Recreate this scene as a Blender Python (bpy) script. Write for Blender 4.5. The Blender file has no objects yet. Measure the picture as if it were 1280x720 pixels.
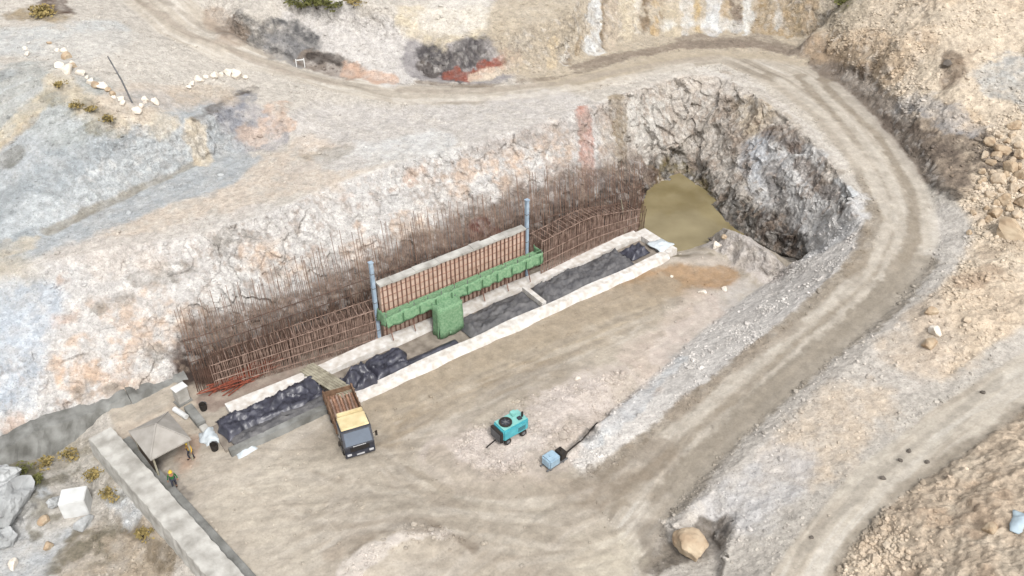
import bpy, bmesh, math, random
import numpy as np
from mathutils import Vector, Matrix
from mathutils.bvhtree import BVHTree
from mathutils.geometry import delaunay_2d_cdt

random.seed(7); RNG = np.random.default_rng(7)
sc = bpy.context.scene
COL = sc.collection
R = math.radians
# ------------------------------------------------------------------ camera geometry
HC, FPX, TH = 50.0, 1100.0, R(36)
def P(u, v, z=0.0):
    """point at height z seen at photograph position u, v"""
    x, y = u-640, v-360
    d = (x, FPX*math.cos(TH)-y*math.sin(TH), -(y*math.cos(TH)+FPX*math.sin(TH)))
    t = (HC-z)/-d[2]
    return Vector((d[0]*t, d[1]*t, z))
def ray(u, v):
    x, y = u-640, v-360
    return Vector((x, FPX*math.cos(TH)-y*math.sin(TH), -(y*math.cos(TH)+FPX*math.sin(TH)))).normalized()
EYE = Vector((0, 0, HC))
# local frame of the foundation trench
TO = P(300, 562); TE = (P(828, 322)-TO).normalized(); TN = Vector((-TE.y, TE.x, 0))
TANG = math.atan2(TE.y, TE.x)
def S(s, t, z=0.0): return TO + TE*s + TN*t + Vector((0, 0, z))

# ------------------------------------------------------------------ noise
def _h(ix, iy, iz):
    n = (ix*374761393 + iy*668265263 + iz*2147483647 + 1013904223) & 0xffffffff
    n = ((n ^ (n >> 13))*1274126177) & 0xffffffff
    n = ((n ^ (n >> 16))*2246822519) & 0xffffffff
    return ((n ^ (n >> 15)) & 0xffff)/32767.5 - 1
def vnoise(p):
    i = np.floor(p).astype(np.int64); f = p-i; f = f*f*f*(f*(f*6-15)+10)
    x, y, z = i[:, 0], i[:, 1], i[:, 2]; a, b, c = f[:, 0], f[:, 1], f[:, 2]
    def L(s, t, w): return s+(t-s)*w
    return L(L(L(_h(x, y, z), _h(x+1, y, z), a), L(_h(x, y+1, z), _h(x+1, y+1, z), a), b),
             L(L(_h(x, y, z+1), _h(x+1, y, z+1), a), L(_h(x, y+1, z+1), _h(x+1, y+1, z+1), a), b), c)
ROT = np.array([[.36, .48, -.8], [-.8, .6, 0], [.48, .64, .6]])
def fbm(p, o=4, g=.5, ridge=False):
    p = np.asarray(p, float); s = np.zeros(len(p)); a = 1.0; tot = 0
    for k in range(o):
        n = vnoise(p+17.3*k)
        if ridge: n = 1-2*np.abs(n)
        s += a*n; tot += a; a *= g; p = (p*2.03) @ ROT.T
    return s/tot
def facet(p, sz):
    """broken rock: every cell is a tilted flat block"""
    q = np.asarray(p, float)/sz; i0 = np.floor(q).astype(np.int64); best = np.full(len(q), 9.0); val = np.zeros(len(q)); sec = np.full(len(q), 9.0)
    for dx in (-1, 0, 1):
        for dy in (-1, 0, 1):
            for dz in (-1, 0, 1):
                x, y, z = i0[:, 0]+dx, i0[:, 1]+dy, i0[:, 2]+dz; r = [_h(x+71*k, y+13*k, z+29*k) for k in range(7)]
                c = np.stack([x+.5+.45*r[0], y+.5+.45*r[1], z+.5+.45*r[2]], 1); dl_ = q-c; dd = (dl_**2).sum(1)
                v = .55*r[3]+(dl_*np.stack(r[4:7], 1)).sum(1)*.9; m = dd < best; sec = np.where(m, best, np.minimum(sec, dd)); val = np.where(m, v, val); best = np.where(m, dd, best)
    return val, np.sqrt(sec)-np.sqrt(best)
def sst(a, b, x):
    t = np.clip((x-a)/(b-a), 0, 1); return t*t*(3-2*t)
def lin(c, k=.62):
    c = np.array(c, float)/255
    return np.where(c <= .04045, c/12.92, ((c+.055)/1.055)**2.4)*k

# ------------------------------------------------------------------ terrain control lines (u, v, height)
def W(s, t, z): p = S(s, t); return (p.x, p.y, z)
LINES = []
def PZ(u, v, z): return P(u, v, z*.68 if z > 0 else z)   # heights below were first guesses; .68 sets them to the slopes' real rise
def line(*pts): LINES.append([tuple(PZ(*p)) for p in pts])
def wline(*pts): LINES.append([tuple(p) for p in pts])
# foot of the long rock face behind the trench, then of the end face round the pond
BASE = [W(-60, 13, -1.5), W(-30, 12, -1.6), W(-16, 11.2, -1.5), W(-9.5, 11.0, -1.2), W(-7, 11.0, .0), W(-1, 11, 0), W(10, 10.6, 0), W(18, 10.2, 0), W(30, 8.8, 0), W(42, 7.8, -.3), W(49, 8.2, -1.0),
        tuple(P(818, 236, -1.2)), tuple(P(858, 226, -1.2)), tuple(P(884, 258, -1.2)), tuple(P(902, 285, -1.0)), tuple(P(940, 304, -1.4)), tuple(P(975, 321, -1.2)), tuple(P(1003, 327, -.4))]
wline(*BASE)
RIM = [(-160, 420, 10), (-60, 372, 10.4), (0, 340, 11), (130, 312, 11.8), (250, 292, 12.2), (330, 268, 12.5), (420, 228, 12.8), (520, 196, 13), (600, 178, 13),
       (690, 150, 13), (775, 118, 13), (850, 94, 13), (905, 95, 13), (950, 120, 12.8), (1000, 160, 12.3), (1040, 203, 11.8), (1062, 238, 11.2), (1078, 272, 10.5)]
line(*RIM)
# mid height ledges on the long face
line((-60, 470, 5), (40, 440, 5.4), (130, 405, 6), (230, 385, 6.2), (300, 360, 6.2), (400, 322, 6.5), (480, 296, 6.5), (560, 262, 6.6))
# ramp: pit side foot, left edge, right edge
line((1003, 327, .3), (940, 367, .2), (880, 412, .1), (830, 457, 0), (760, 520, 0), (705, 572, 0))
line((1078, 272, 10.5), (1084, 296, 9.8), (1045, 340, 8.2), (985, 395, 6), (905, 460, 3.6), (830, 520, 1.7), (770, 565, .6), (725, 588, 0.05))
RIN = [(1092, 250, 10.9), (1068, 208, 11.8), (1022, 150, 12.6), (960, 105, 13), (900, 80, 13.2), (820, 92, 13.2), (700, 122, 13.4), (600, 131, 13.6), (500, 130, 14.2), (420, 115, 15.5),
       (350, 96, 17.5), (270, 76, 20), (200, 42, 23), (150, 0, 25.5), (110, -45, 27.5), (60, -120, 30)]
ROUT = [(1176, 290, 10.3), (1152, 215, 11.3), (1100, 150, 12.2), (1040, 95, 13), (980, 70, 13.3), (900, 64, 13.4), (830, 68, 13.4), (740, 90, 13.6), (650, 106, 13.8), (560, 108, 14),
        (480, 103, 15), (400, 86, 16.5), (320, 60, 19.5), (272, 30, 22), (240, 0, 25), (215, -45, 27.5), (180, -120, 30)]
line(*RIN); line(*ROUT)
RR = [(1176, 290, 10.3), (1166, 322, 9.8), (1120, 380, 8), (1060, 432, 6.3), (990, 492, 4.5), (920, 552, 2.6), (872, 602, 1.2), (837, 642, .4), (815, 690, 0), (805, 740, 0), (800, 800, 0)]
line(*RR)
line((1045, 340, 8.0), (1120, 380, 8)); line((905, 460, 3.5), (990, 492, 4.4))
# verge right of the ramp, with a small hollow at the bottom
line((1190, 300, 10.9), (1182, 330, 10.6), (1135, 390, 9), (1078, 445, 7.4), (1005, 505, 5.6), (935, 565, 3.7), (885, 618, 2.4), (850, 655, 1.5))
line((815, 700, 0), (850, 690, .2), (890, 672, .5), (905, 690, 1.6), (890, 740, 1.4))
line((1000, 560, 5.3), (930, 640, 3.4), (900, 720, 2.6)); line((1120, 470, 8), (1040, 545, 6.2))
# second road
R2A = [(1420, 350, 11.5), (1280, 440, 10), (1180, 503, 8.5), (1062, 592, 6.5), (982, 690, 5), (945, 745, 4.4), (900, 820, 3.6)]
R2B = [(1420, 430, 11.6), (1280, 510, 10), (1200, 570, 8.8), (1120, 622, 7.4), (1062, 682, 6.1), (1022, 745, 5), (980, 820, 4)]
line(*R2A); line(*R2B)
line((1130, 650, 8.3), (1100, 720, 7.3)); line((1200, 640, 10.3), (1280, 580, 12)); line((1200, 700, 11), (1290, 660, 13), (1420, 560, 15)); line((1150, 780, 11), (1300, 760, 14.5), (1450, 720, 17))
# bank outside the upper bend and the soil hill
line((1215, 288, 11.6), (1192, 242, 12.6), (1142, 164, 13.8), (1085, 104, 14.6), (1030, 66, 14.8))
line((1200, 192, 14.4), (1150, 134, 16.5), (1100, 92, 16.6), (1060, 48, 18.5), (1045, 10, 21))
line((1280, 200, 16), (1380, 220, 17)); line((1200, 115, 19.5), (1290, 105, 21), (1400, 100, 23)); line((1130, 40, 23.5), (1280, 10, 27), (1420, 0, 29)); line((1080, -50, 28), (1250, -60, 32), (1450, -70, 34))
line((1280, 300, 13), (1230, 292, 12)); line((1200, 350, 11.3), (1150, 402, 9.6)); line((1170, 452, 9), (1280, 380, 11.5), (1400, 330, 12.5)); line((1300, 250, 14), (1450, 260, 16))
# rock face along the top
line((1020, 50, 14.3), (960, 42, 14.2), (900, 40, 14.2), (800, 46, 14.3), (720, 72, 14.3), (690, 86, 14.2), (640, 96, 14.2), (575, 99, 14.2), (530, 92, 14.3))
line((1040, -30, 24.5), (960, -50, 24.3), (900, -52, 24.2), (800, -40, 23.5), (730, -10, 22.4), (712, 16, 21.6), (700, 20, 21.2), (640, 38, 20.2), (575, 52, 19), (525, 55, 18.2))
line((520, 20, 21.5), (600, 5, 22.5), (690, -20, 24)); line((500, -50, 27), (700, -90, 30), (900, -110, 31), (1060, -110, 32))
# grey mound
line((288, 42, 22), (330, 66, 19), (382, 86, 16.8), (440, 97, 15.4), (505, 106, 14.4))
line((298, 16, 24.6), (340, 19, 23.6), (380, 22, 22.2), (420, 30, 21.3), (470, 44, 19.4), (510, 66, 17.3), (520, 80, 16))
line((262, -5, 25.5), (330, -8, 26), (420, 0, 25), (480, 10, 23.3)); line((250, -60, 29), (400, -60, 30))
# upper left
line((-150, 20, 28), (0, 30, 27), (70, 22, 27), (130, 30, 25.5)); line((-150, -60, 31), (0, -50, 30.5), (80, -50, 30))
line((-150, 60, 27), (-40, 52, 26.6), (30, 62, 26), (80, 76, 25.2), (130, 110, 23.5), (170, 136, 21.5), (205, 142, 20)); line((150, 60, 24.5), (220, 100, 20.5), (300, 108, 18))
line((-150, 90, 26), (0, 78, 25.8), (50, 98, 25), (100, 128, 23), (130, 155, 21), (180, 160, 19.5), (240, 158, 18), (310, 112, 17.7), (362, 142, 16.3), (380, 170, 14.3))
line((-150, 380, 12), (-60, 344, 12), (0, 314, 12), (60, 288, 12.2), (130, 258, 12.5), (240, 207, 13), (300, 188, 13.2), (352, 178, 13.3))
line((420, 152, 13.8), (600, 152, 13.4)); line((400, 190, 13.2), (300, 230, 12.9), (180, 270, 12.4))
# pit floor
def flat(*pts, z=0.0): line(*[(u, v, z) for u, v in pts])
wline(W(-7, 10.2, 0), W(10, 9.6, 0), W(30, 7.8, 0), W(46, 6.4, -.3))
flat((300, 575), (420, 520), (600, 440), (830, 325)); flat((330, 650), (450, 600), (600, 620), (760, 650), (800, 690)); flat((520, 520), (700, 440), (860, 370), (900, 350))
flat((320, 800), (600, 800)); line((432, 725, .6), (462, 690, .95), (508, 664, 1.0), (560, 666, .6), (590, 684, .2)); line((470, 725, .3), (540, 695, .25))
line((575, 562, .4), (620, 532, .7), (700, 502, .9), (780, 470, .6)); line((585, 590, .3), (640, 582, .5), (700, 555, .8), (745, 530, 1.0), (800, 490, .9))
# pond bed and the little bank round it
line((812, 262, -1.4), (850, 270, -1.5), (890, 296, -1.2)); line((820, 306, -1.3), (880, 308, -1.2))
line((830, 322, .35), (870, 323, .45), (915, 322, .6)); line((893, 300, .6), (903, 283, 3.0), (930, 293, 4.2), (960, 315, 4.0), (985, 330, 2.6)); line((905, 330, .4), (960, 345, .9))
line((780, 350, -.02), (850, 345, -.12), (895, 350, -.05))
# ground left of the thick wall
line((150, 560, -.3), (190, 595, -.2), (320, 735, 0), (400, 830, 0))
line((112, 578, -1.1), (170, 640, -1.1), (235, 722, -1.1), (300, 810, -1.2)); line((60, 560, -1.6), (100, 600, -2), (150, 660, -2), (210, 740, -2)); line((0, 640, -1.6), (60, 680, -2), (0, 740, -1.8))
line((-80, 620, .5), (0, 600, .2), (25, 625, -.4)); line((-200, 700, 0), (-60, 780, -1)); line((-150, 560, -.5), (-40, 585, -1))
# far ring
for a in range(0, 360, 8):
    LINES.append([(math.cos(R(a))*230, 80+math.sin(R(a))*210, 24 if 20 < a < 160 else (4 if a > 180 else 10))])

def densify(L, step):
    out = []
    for a, b in zip(L, L[1:]):
        a = np.array(a); b = np.array(b); n = max(1, int(np.linalg.norm((b-a)[:2])/step))
        out += [a+(b-a)*k/n for k in range(n)]
    out.append(np.array(L[-1])); return out
def dela(pts):
    r = delaunay_2d_cdt([Vector((p[0], p[1])) for p in pts], [], [], 0, 1e-4)
    V2, F2, orig = r[0], r[2], r[3]
    V = np.array([[v[0], v[1], pts[o[0]][2]] for v, o in zip(V2, orig)]); return V, np.array([list(f) for f in F2])
def bvh(V, F): return BVHTree.FromPolygons([tuple(v) for v in V], [tuple(f) for f in F])
pts = []
for L in LINES: pts += densify(L, .8)
V, F = dela(pts)
b1 = bvh(V, F)
lp = np.array(pts)[:, :2]; cell = {}
for p in lp: cell.setdefault((int(p[0]//1.2), int(p[1]//1.2)), []).append(p)
def near(x, y, d):
    cx, cy = int(x//1.2), int(y//1.2)
    for i in (-1, 0, 1):
        for j in (-1, 0, 1):
            for q in cell.get((cx+i, cy+j), ()):
                if (q[0]-x)**2+(q[1]-y)**2 < d*d: return True
    return False
g = 1.5
for x in np.arange(-75, 105, g):
    for y in np.arange(14, 175, g):
        xx, yy = x+random.uniform(-.4, .4)*g, y+random.uniform(-.4, .4)*g
        if abs(xx) > 16+.72*yy or near(xx, yy, .8): continue
        h = b1.ray_cast(Vector((xx, yy, 200)), Vector((0, 0, -1)))
        if h[0]: pts.append(np.array((xx, yy, h[0].z)))
V, F = dela(pts)
BV0 = bvh(V, F)
def G0(u, v):
    h = BV0.ray_cast(EYE, ray(u, v)); return h[0] if h[0] else P(u, v, 0)

PF = list(BASE)+[tuple(PZ(*p)) for p in RIM[::-1]]
def inpoly(poly, q):
    x, y = q[:, 0], q[:, 1]; r = np.zeros(len(q), bool); n = len(poly)
    for i in range(n):
        x1, y1 = poly[i][:2]; x2, y2 = poly[i-1][:2]
        r ^= ((y1 > y) != (y2 > y)) & (x < (x2-x1)*(y-y1)/((y2-y1) or 1e-9)+x1)
    return r
def target(m):
    d = np.linalg.norm(m-np.array(EYE), axis=1)
    t = np.maximum(d, 40)*np.where(inpoly(PF, m), .0022, .0029)
    out = (np.abs(m[:, 0]) > 12+.66*m[:, 1]) | (m[:, 1] < 26) | (d > 190)
    return np.where(out, 6.0, t)
def refine(V, F, it):
    for _ in range(it):
        N = len(V); e = np.sort(F[:, [0, 1, 1, 2, 2, 0]].reshape(-1, 2), axis=1).astype(np.int64)
        U, inv = np.unique(e[:, 0]*N+e[:, 1], return_inverse=True); inv = inv.reshape(-1, 3)
        a, b = U//N, U % N; mid = (V[a]+V[b])/2; ln = np.linalg.norm(V[a]-V[b], axis=1); mk = ln > target(mid)
        lg = ln[inv].argmax(1); any_ = mk[inv].any(1); mk[inv[any_, lg[any_]]] = True
        if mk.sum() == 0: break
        mi = np.full(len(U), -1); mi[mk] = N+np.arange(mk.sum()); V = np.concatenate([V, mid[mk]])
        m = mi[inv]; c = (m >= 0).sum(1); out = [F[c == 0]]
        f3, m3 = F[c == 3], m[c == 3]
        out += [np.stack(q, 1) for q in ((f3[:, 0], m3[:, 0], m3[:, 2]), (m3[:, 0], f3[:, 1], m3[:, 1]), (m3[:, 2], m3[:, 1], f3[:, 2]), (m3[:, 0], m3[:, 1], m3[:, 2]))]
        f1, m1 = F[c == 1], m[c == 1]; k = m1.argmax(1); i = np.arange(len(k))
        A, B, C, M = f1[i, k], f1[i, (k+1) % 3], f1[i, (k+2) % 3], m1[i, k]; out += [np.stack((A, M, C), 1), np.stack((M, B, C), 1)]
        f2, m2 = F[c == 2], m[c == 2]; k = (m2.argmin(1)+1) % 3; i = np.arange(len(k))
        A, B, C, M, M2 = f2[i, k], f2[i, (k+1) % 3], f2[i, (k+2) % 3], m2[i, k], m2[i, (k+1) % 3]
        out += [np.stack((M, B, M2), 1), np.stack((A, M, M2), 1), np.stack((A, M2, C), 1)]
        F = np.concatenate(out)
    return V, F
V, F = refine(V, F, 10)
e = np.sort(F[:, [0, 1, 1, 2, 2, 0]].reshape(-1, 2), axis=1); e = np.unique(e, axis=0)
def smooth(A, n, w=.5):
    N = len(A); deg = np.bincount(e.ravel(), minlength=N)
    for _ in range(n):
        s = np.stack([np.bincount(e[:, 0], A[e[:, 1], k], N)+np.bincount(e[:, 1], A[e[:, 0], k], N) for k in range(A.shape[1])], 1)
        A = A+w*(s/np.maximum(deg, 1)[:, None]-A)
    return A
def normals(V):
    n = np.cross(V[F[:, 1]]-V[F[:, 0]], V[F[:, 2]]-V[F[:, 0]]); N = len(V)
    vn = np.stack([sum(np.bincount(F[:, k], n[:, j], N) for k in range(3)) for j in range(3)], 1)
    vn /= np.maximum(np.linalg.norm(vn, axis=1), 1e-9)[:, None]; return vn
V = smooth(V, 7)
VN = normals(V); V0 = V.copy()
NV = len(V); print('terrain verts', NV, 'tris', len(F))

# ------------------------------------------------------------------ masks in world space
def inpoly(poly, q):
    x, y = q[:, 0], q[:, 1]; r = np.zeros(len(q), bool); n = len(poly)
    for i in range(n):
        x1, y1 = poly[i][:2]; x2, y2 = poly[i-1][:2]
        r ^= ((y1 > y) != (y2 > y)) & (x < (x2-x1)*(y-y1)/((y2-y1) or 1e-9)+x1)
    return r
def pp(*l): return [tuple(PZ(*p)) for p in l]
def field(mask): return smooth(mask.astype(float)[:, None], 5)[:, 0]
poly_face = list(BASE)+pp(*RIM[::-1])
RL = [(1084, 296, 9.8), (1045, 340, 8.2), (985, 395, 6), (905, 460, 3.6), (830, 520, 1.7), (770, 565, .6), (725, 588, 0.05)]
poly_road = pp(*RIN[::-1])+pp((1100, 270, 10.6), (1098, 300, 9.6), (1062, 345, 8.1), (1000, 400, 6), (920, 465, 3.6), (845, 525, 1.7), (785, 572, .6), (730, 600, 0))+pp((790, 700, 0))+pp(*RR[9::-1])+pp(*ROUT)
poly_road2 = pp(*R2A)+pp(*R2B[::-1])
poly_pit = list(BASE[4:])+pp((940, 367, .2), (880, 412, .1), (830, 457, 0), (760, 520, 0), (705, 572, 0), (730, 600, 0), (790, 700, 0), (800, 800, 0), (400, 830, 0), (320, 735, 0), (150, 552, -.2))
poly_soil = pp((1030, 66, 14.8), (1085, 104, 14.6), (1142, 164, 13.8), (1192, 242, 12.6), (1215, 288, 11.6), (1190, 340, 11), (1135, 400, 9.4), (1180, 470, 9), (1280, 400, 11.5), (1450, 300, 14), (1600, 0, 34), (1250, -80, 34), (1045, -20, 26))
poly_heap = pp((1420, 430, 11.6), (1280, 512, 10), (1200, 572, 8.8), (1120, 624, 7.4), (1062, 684, 6.1), (1022, 747, 5), (980, 820, 4), (1500, 820, 18), (1500, 500, 16))
poly_berm = pp((1003, 327, .3), (940, 367, .2), (880, 412, .1), (830, 457, 0), (760, 520, 0), (705, 572, 0), (725, 588, 0.05), (770, 565, .6), (830, 520, 1.7), (905, 460, 3.6), (985, 395, 6), (1045, 340, 8.2), (1084, 296, 9.8), (1078, 272, 10.5))
mface, mroad, mroad2, mpit = inpoly(poly_face, V), inpoly(poly_road, V), inpoly(poly_road2, V), inpoly(poly_pit, V)
msoil, mheap, mberm = inpoly(poly_soil, V), inpoly(poly_heap, V), inpoly(poly_berm, V)
ff, fr, fr2, fp, fs, fh, fb = [field(m) for m in (mface, mroad, mroad2, mpit, msoil, mheap, mberm)]
steep = sst(.93, .6, VN[:, 2])

# ------------------------------------------------------------------ displacement
low = fbm(V*.12, 4)
mid = fbm(V*.55, 4)
blk = fbm(V*np.array([.45, .45, .3]), 5, .55, True)
fine = fbm(V*2.1, 3)
fmd = field(inpoly([tuple(P(*p)) for p in ((888, 298, .6), (902, 276, 1.5), (940, 288, 2), (985, 318, 1), (990, 345, 1), (950, 352, .5), (905, 335, .3))], V))
fgp = field(inpoly([tuple(P(*p)) for p in ((560, 570), (600, 530), (690, 490), (800, 455), (820, 480), (740, 545), (690, 585), (610, 605))], V))
calm = np.clip(np.maximum.reduce([fr, fr2, fp])-.85*fmd-.75*fgp, 0, 1)
shot = inpoly(pp((-60, 344, 12), (0, 314, 12), (60, 288, 12.2), (130, 258, 12.5), (240, 207, 13), (240, 158, 18), (180, 160, 19.5), (130, 155, 21), (100, 128, 23), (50, 98, 25), (0, 78, 25.8), (-150, 90, 26)), V)
fsh = field(shot)
amp_rock = steep*(1-calm)*(.9+.6*ff)*(1-.75*fsh)
right = sst(26, 34, V[:, 0]*1.0)*sst(120, 100, V[:, 1])
amp_lump = (1-calm)*(.14+.3*fs+.4*fh-.06*fb)
wq = V+.5*np.stack([fbm(V*.6+k*9, 3) for k in range(3)], 1)
fa1, ed1 = facet(wq*np.array([1, 1, .8]), 1.9); fa2, ed2 = facet(wq, .8)
left = sst(6, -2, V[:, 0]-.35*(V[:, 1]-60))*ff
d = amp_rock*(1-.3*left)*(.24*fa1+.11*fa2+.12*mid+.08*(blk-.1))+amp_lump*(.8*mid+.35*fine)+calm*(.05*mid+.02*fine+.03*low)
endw = ff*sst(8, 16, V[:, 0])                                         # the rough end face
fa3, ed3 = facet(wq*np.array([1, 1, .7])+40, 3.4)
d += endw*(.3*fbm(V*.3, 4, .55, True)+.55*fa3-.04*fa1-.06*fa2)*steep
V = V+smooth(VN, 6)*d[:, None]
# wheel ruts pressed into the haul road
VN = normals(V)

# ------------------------------------------------------------------ ground colours
C = np.tile(lin((198, 189, 176)), (NV, 1)); WET = np.zeros(NV)
n1, n2, n3, n4 = fbm(V0*.16+5, 4), fbm(V0*.5+9, 4), fbm(V0*1.5+3, 3), fbm(V0*.33+31, 5, .6)
HF = fbm(V0*1.9+77, 3, .65)
def mix(m, c, k=.62):
    global C
    m = np.clip(m, 0, 1)[:, None]; C = C*(1-m)+lin(c, k)[None]*m
def polyl(uv, z=None): return np.array([tuple(G0(*p)) if z is None else tuple(P(p[0], p[1], z)) for p in uv])
def sdist(L, idx):
    q = V0[idx]; best = np.full(len(q), 1e9)
    if len(L) == 1: return np.linalg.norm(q-L[0], axis=1)
    for a, b in zip(L, L[1:]):
        ab = b-a; t = np.clip(((q-a)@ab)/max(ab@ab, 1e-9), 0, 1); best = np.minimum(best, np.linalg.norm(q-a-t[:, None]*ab, axis=1))
    return best
def stroke(c, uv, r, soft=1.0, op=1.0, wob=.6, fq=.4, tex=.5, wet=None, sub=None):
    """a band of soil or rock of another colour, r metres either side of a line on the ground"""
    global C
    L = polyl(uv); lo, hi = L.min(0)-r-soft-wob*2, L.max(0)+r+soft+wob*2
    idx = np.where(((V0 > lo) & (V0 < hi)).all(1))[0]
    if not len(idx): return
    dd = sdist(L, idx)+wob*2*fbm(V0[idx]*fq+len(uv)*3.1+uv[0][0], 3)+.55*min(1, r)*HF[idx]
    m = sst(r+soft*.6, r-soft*.2, dd)*op
    m *= np.clip(1-tex*.35+tex*1.3*fbm(V0[idx]*1.1+7, 4, .6), 0, 1)
    if sub is not None: m = m*sub[idx]
    C[idx] = C[idx]*(1-m[:, None])+lin(c)[None]*m[:, None]
    if wet: WET[idx] = np.maximum(WET[idx], m*wet)
# --- broad zones
mix(fp, (186, 173, 154)); mix(fp*sst(-.1, .35, n1)*.8, (170, 156, 136)); mix(fp*sst(.0, .5, n2)*.5, (204, 190, 168))
mix(fs, (220, 200, 172)); mix(fs*sst(0, .4, n1)*.8, (210, 184, 150)); mix(fs*sst(.1, .5, n2)*.7, (222, 202, 176)); mix(fs*sst(.12, .4, -n4)*.4, (182, 156, 126))
mix(fh, (216, 192, 162)); mix(fh*sst(-.05, .3, n4)*.8, (224, 204, 176)); mix(fh*sst(.1, .4, -n2)*.5, (186, 154, 120))
mix(fb, (220, 213, 205)); mix(fb*sst(0, .4, n2)*.5, (204, 196, 187))
mix(fr, (188, 176, 158)); mix(fr2, (204, 192, 173)); mix((fr+fr2)*sst(0, .5, n2)*.4, (208, 198, 180))
# left hillside + long face
mix(ff, (208, 203, 197)); mix(ff*sst(.0, .4, n1)*.5, (200, 199, 197)); mix(ff*sst(.12, .4, fbm(V0*.22+50, 4))*.6, (212, 188, 164)); mix(ff*sst(.3, .6, fbm(V0*.4+70, 4, .6))*.55, (196, 158, 128))
mix(ff*sst(.18, .45, n4)*.3, (178, 172, 166)); mix(ff*sst(.2, .5, n3)*.35, (232, 228, 222))
# ------ strokes are listed here
def along(poly, idx):
    L = np.array([tuple(p) for p in poly]); q = V0[idx]; best = np.full(len(q), 1e9); arc = np.zeros(len(q)); acc = 0
    for a, b in zip(L, L[1:]):
        ab = b-a; ln = np.linalg.norm(ab); t = np.clip(((q-a)@ab)/(ln*ln), 0, 1); dd = np.linalg.norm(q-a-t[:, None]*ab, axis=1); m = dd < best; best = np.where(m, dd, best); arc = np.where(m, acc+t*ln, arc); acc += ln
    return best, arc
def streaks(w, poly, c1, c2, fd=1.1, fa=.05, seed=0, op=.7):
    """tyre and grader marks that run along a line on the ground"""
    global C
    idx = np.where(w > .02)[0]; d_, a_ = along(poly, idx); d_ = d_+.8*fbm(V0[idx]*.12+seed, 2)
    n = fbm(np.stack([d_*fd, a_*fa, np.full(len(idx), 3.3*seed)], 1), 4, .65); brk = np.clip(.75+1.2*fbm(V0[idx]*.2+seed+5, 3), .2, 1)
    for m, c in ((sst(.05, .4, n), c1), (sst(.05, .4, -n), c2)): m = (m*w[idx]*op*brk)[:, None]; C[idx] = C[idx]*(1-m)+lin(c)*m
    V[idx, 2] += .05*n*w[idx]*brk
def paint():
    RLP = pp((150, 0, 25.5), (200, 42, 23), (270, 76, 20), (350, 96, 17.5), (420, 115, 15.5))+pp(*RIN[8::-1])+pp((1100, 296, 9.8), (1062, 345, 8.2), (1000, 400, 6), (920, 465, 3.6), (845, 525, 1.7), (790, 580, .6), (700, 700, 0))
    streaks(fr, RLP, (150, 137, 119), (212, 203, 189), .9, .05, 1, .85)
    streaks(fr, RLP, (146, 133, 115), (210, 201, 188), 3.2, .035, 11, .35); streaks(fr2, pp(*R2A), (176, 162, 142), (218, 210, 197), 3.0, .04, 12, .45)
    streaks(fp*(1-fr), [P(250, 600), P(420, 590), P(520, 520), P(640, 460), P(760, 400), P(880, 350)], (160, 146, 127), (203, 192, 177), 2.6, .04, 13, .28)
    streaks(fp*(1-fr)*sst(6, 0, V0[:, 1]-48), [P(300, 690), P(430, 630), P(560, 615), P(700, 625), P(800, 590), P(900, 500)], (156, 142, 122), (205, 194, 178), 2.2, .05, 14, .28)
    streaks(fr2, pp(*R2A), (178, 164, 144), (216, 207, 193), 1.0, .06, 2, .8)
    streaks(fp*(1-fr), [S(-20, -14), S(0, -12), S(15, -7.5), S(30, -5), S(46, -3)], (166, 153, 134), (204, 194, 180), .9, .05, 3, .35)
    streaks(fp*(1-fr)*sst(4, 0, V0[:, 1]-46), [P(250, 640), P(450, 610), P(620, 650), P(800, 690)], (166, 152, 132), (204, 193, 177), .8, .05, 4, .35)
    sto = field(~(mface | mroad | mpit))
    # bench above the long face
    stroke((198, 191, 184), [(420, 160), (500, 160), (600, 155), (700, 140)], 4.5, 2, .9)
    stroke((206, 188, 168), [(140, 290), (230, 250), (330, 225), (420, 200)], 4.0, 2, .8, 1, .3, .9)
    stroke((202, 196, 190), [(60, 310), (140, 320), (250, 300), (330, 275)], 2.0, 1.5, .6)
    stroke((206, 205, 202), [(430, 200), (480, 190), (540, 178)], 2.2, 1.5, .8)
    stroke((150, 138, 118), [(385, 195), (430, 188)], 1.0, 1, .6, .8)
    stroke((190, 180, 170), [(370, 210), (440, 200)], 1.0, 1, .5)
    # grey sprayed slope at the left
    stroke((170, 176, 179), [(0, 250), (60, 230), (130, 200), (220, 180)], 7, 1.5, .95, .6, .3, .25)
    stroke((158, 166, 170), [(10, 290), (90, 190), (120, 160)], 2.0, 1.5, .8, .5, .3, .4)
    stroke((194, 199, 200), [(60, 265), (150, 225), (230, 190)], 1.8, 1.5, .8, .8, .3, .6)
    stroke((168, 172, 168), [(0, 130), (40, 110), (85, 130)], 4.0, 1.5, .8, .6, .3, .3)
    stroke((208, 192, 160), [(-20, 190), (10, 165), (40, 135), (66, 110)], .8, .6, .9, .2)
    stroke((170, 150, 120), [(-20, 200), (12, 176), (44, 146)], .35, .4, .6, .2)
    stroke((150, 140, 110), [(66, 108), (100, 130), (120, 150), (145, 155)], 1.0, 1, .8, .7)
    stroke((206, 190, 162), [(75, 100), (120, 130), (160, 150), (200, 150)], 1.2, 1.2, .8, .6)
    stroke((108, 102, 86), [(8, 202), (18, 190)], .5, .6, .7); stroke((120, 112, 90), [(108, 128), (140, 150)], .4, .5, .7)
    stroke((140, 126, 100), [(60, 290), (130, 258), (200, 226), (245, 205)], .35, .5, .7, .3)
    stroke((214, 196, 166), [(243, 160), (250, 200)], .8, .7, .9); stroke((206, 188, 156), [(0, 318), (30, 305)], .7, .6, .7)
    stroke((186, 174, 152), [(0, 345), (15, 360)], 2.4, 2, .7); stroke((176, 190, 204), [(0, 470), (10, 420), (25, 390)], 2.6, 2.5, .75)
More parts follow.
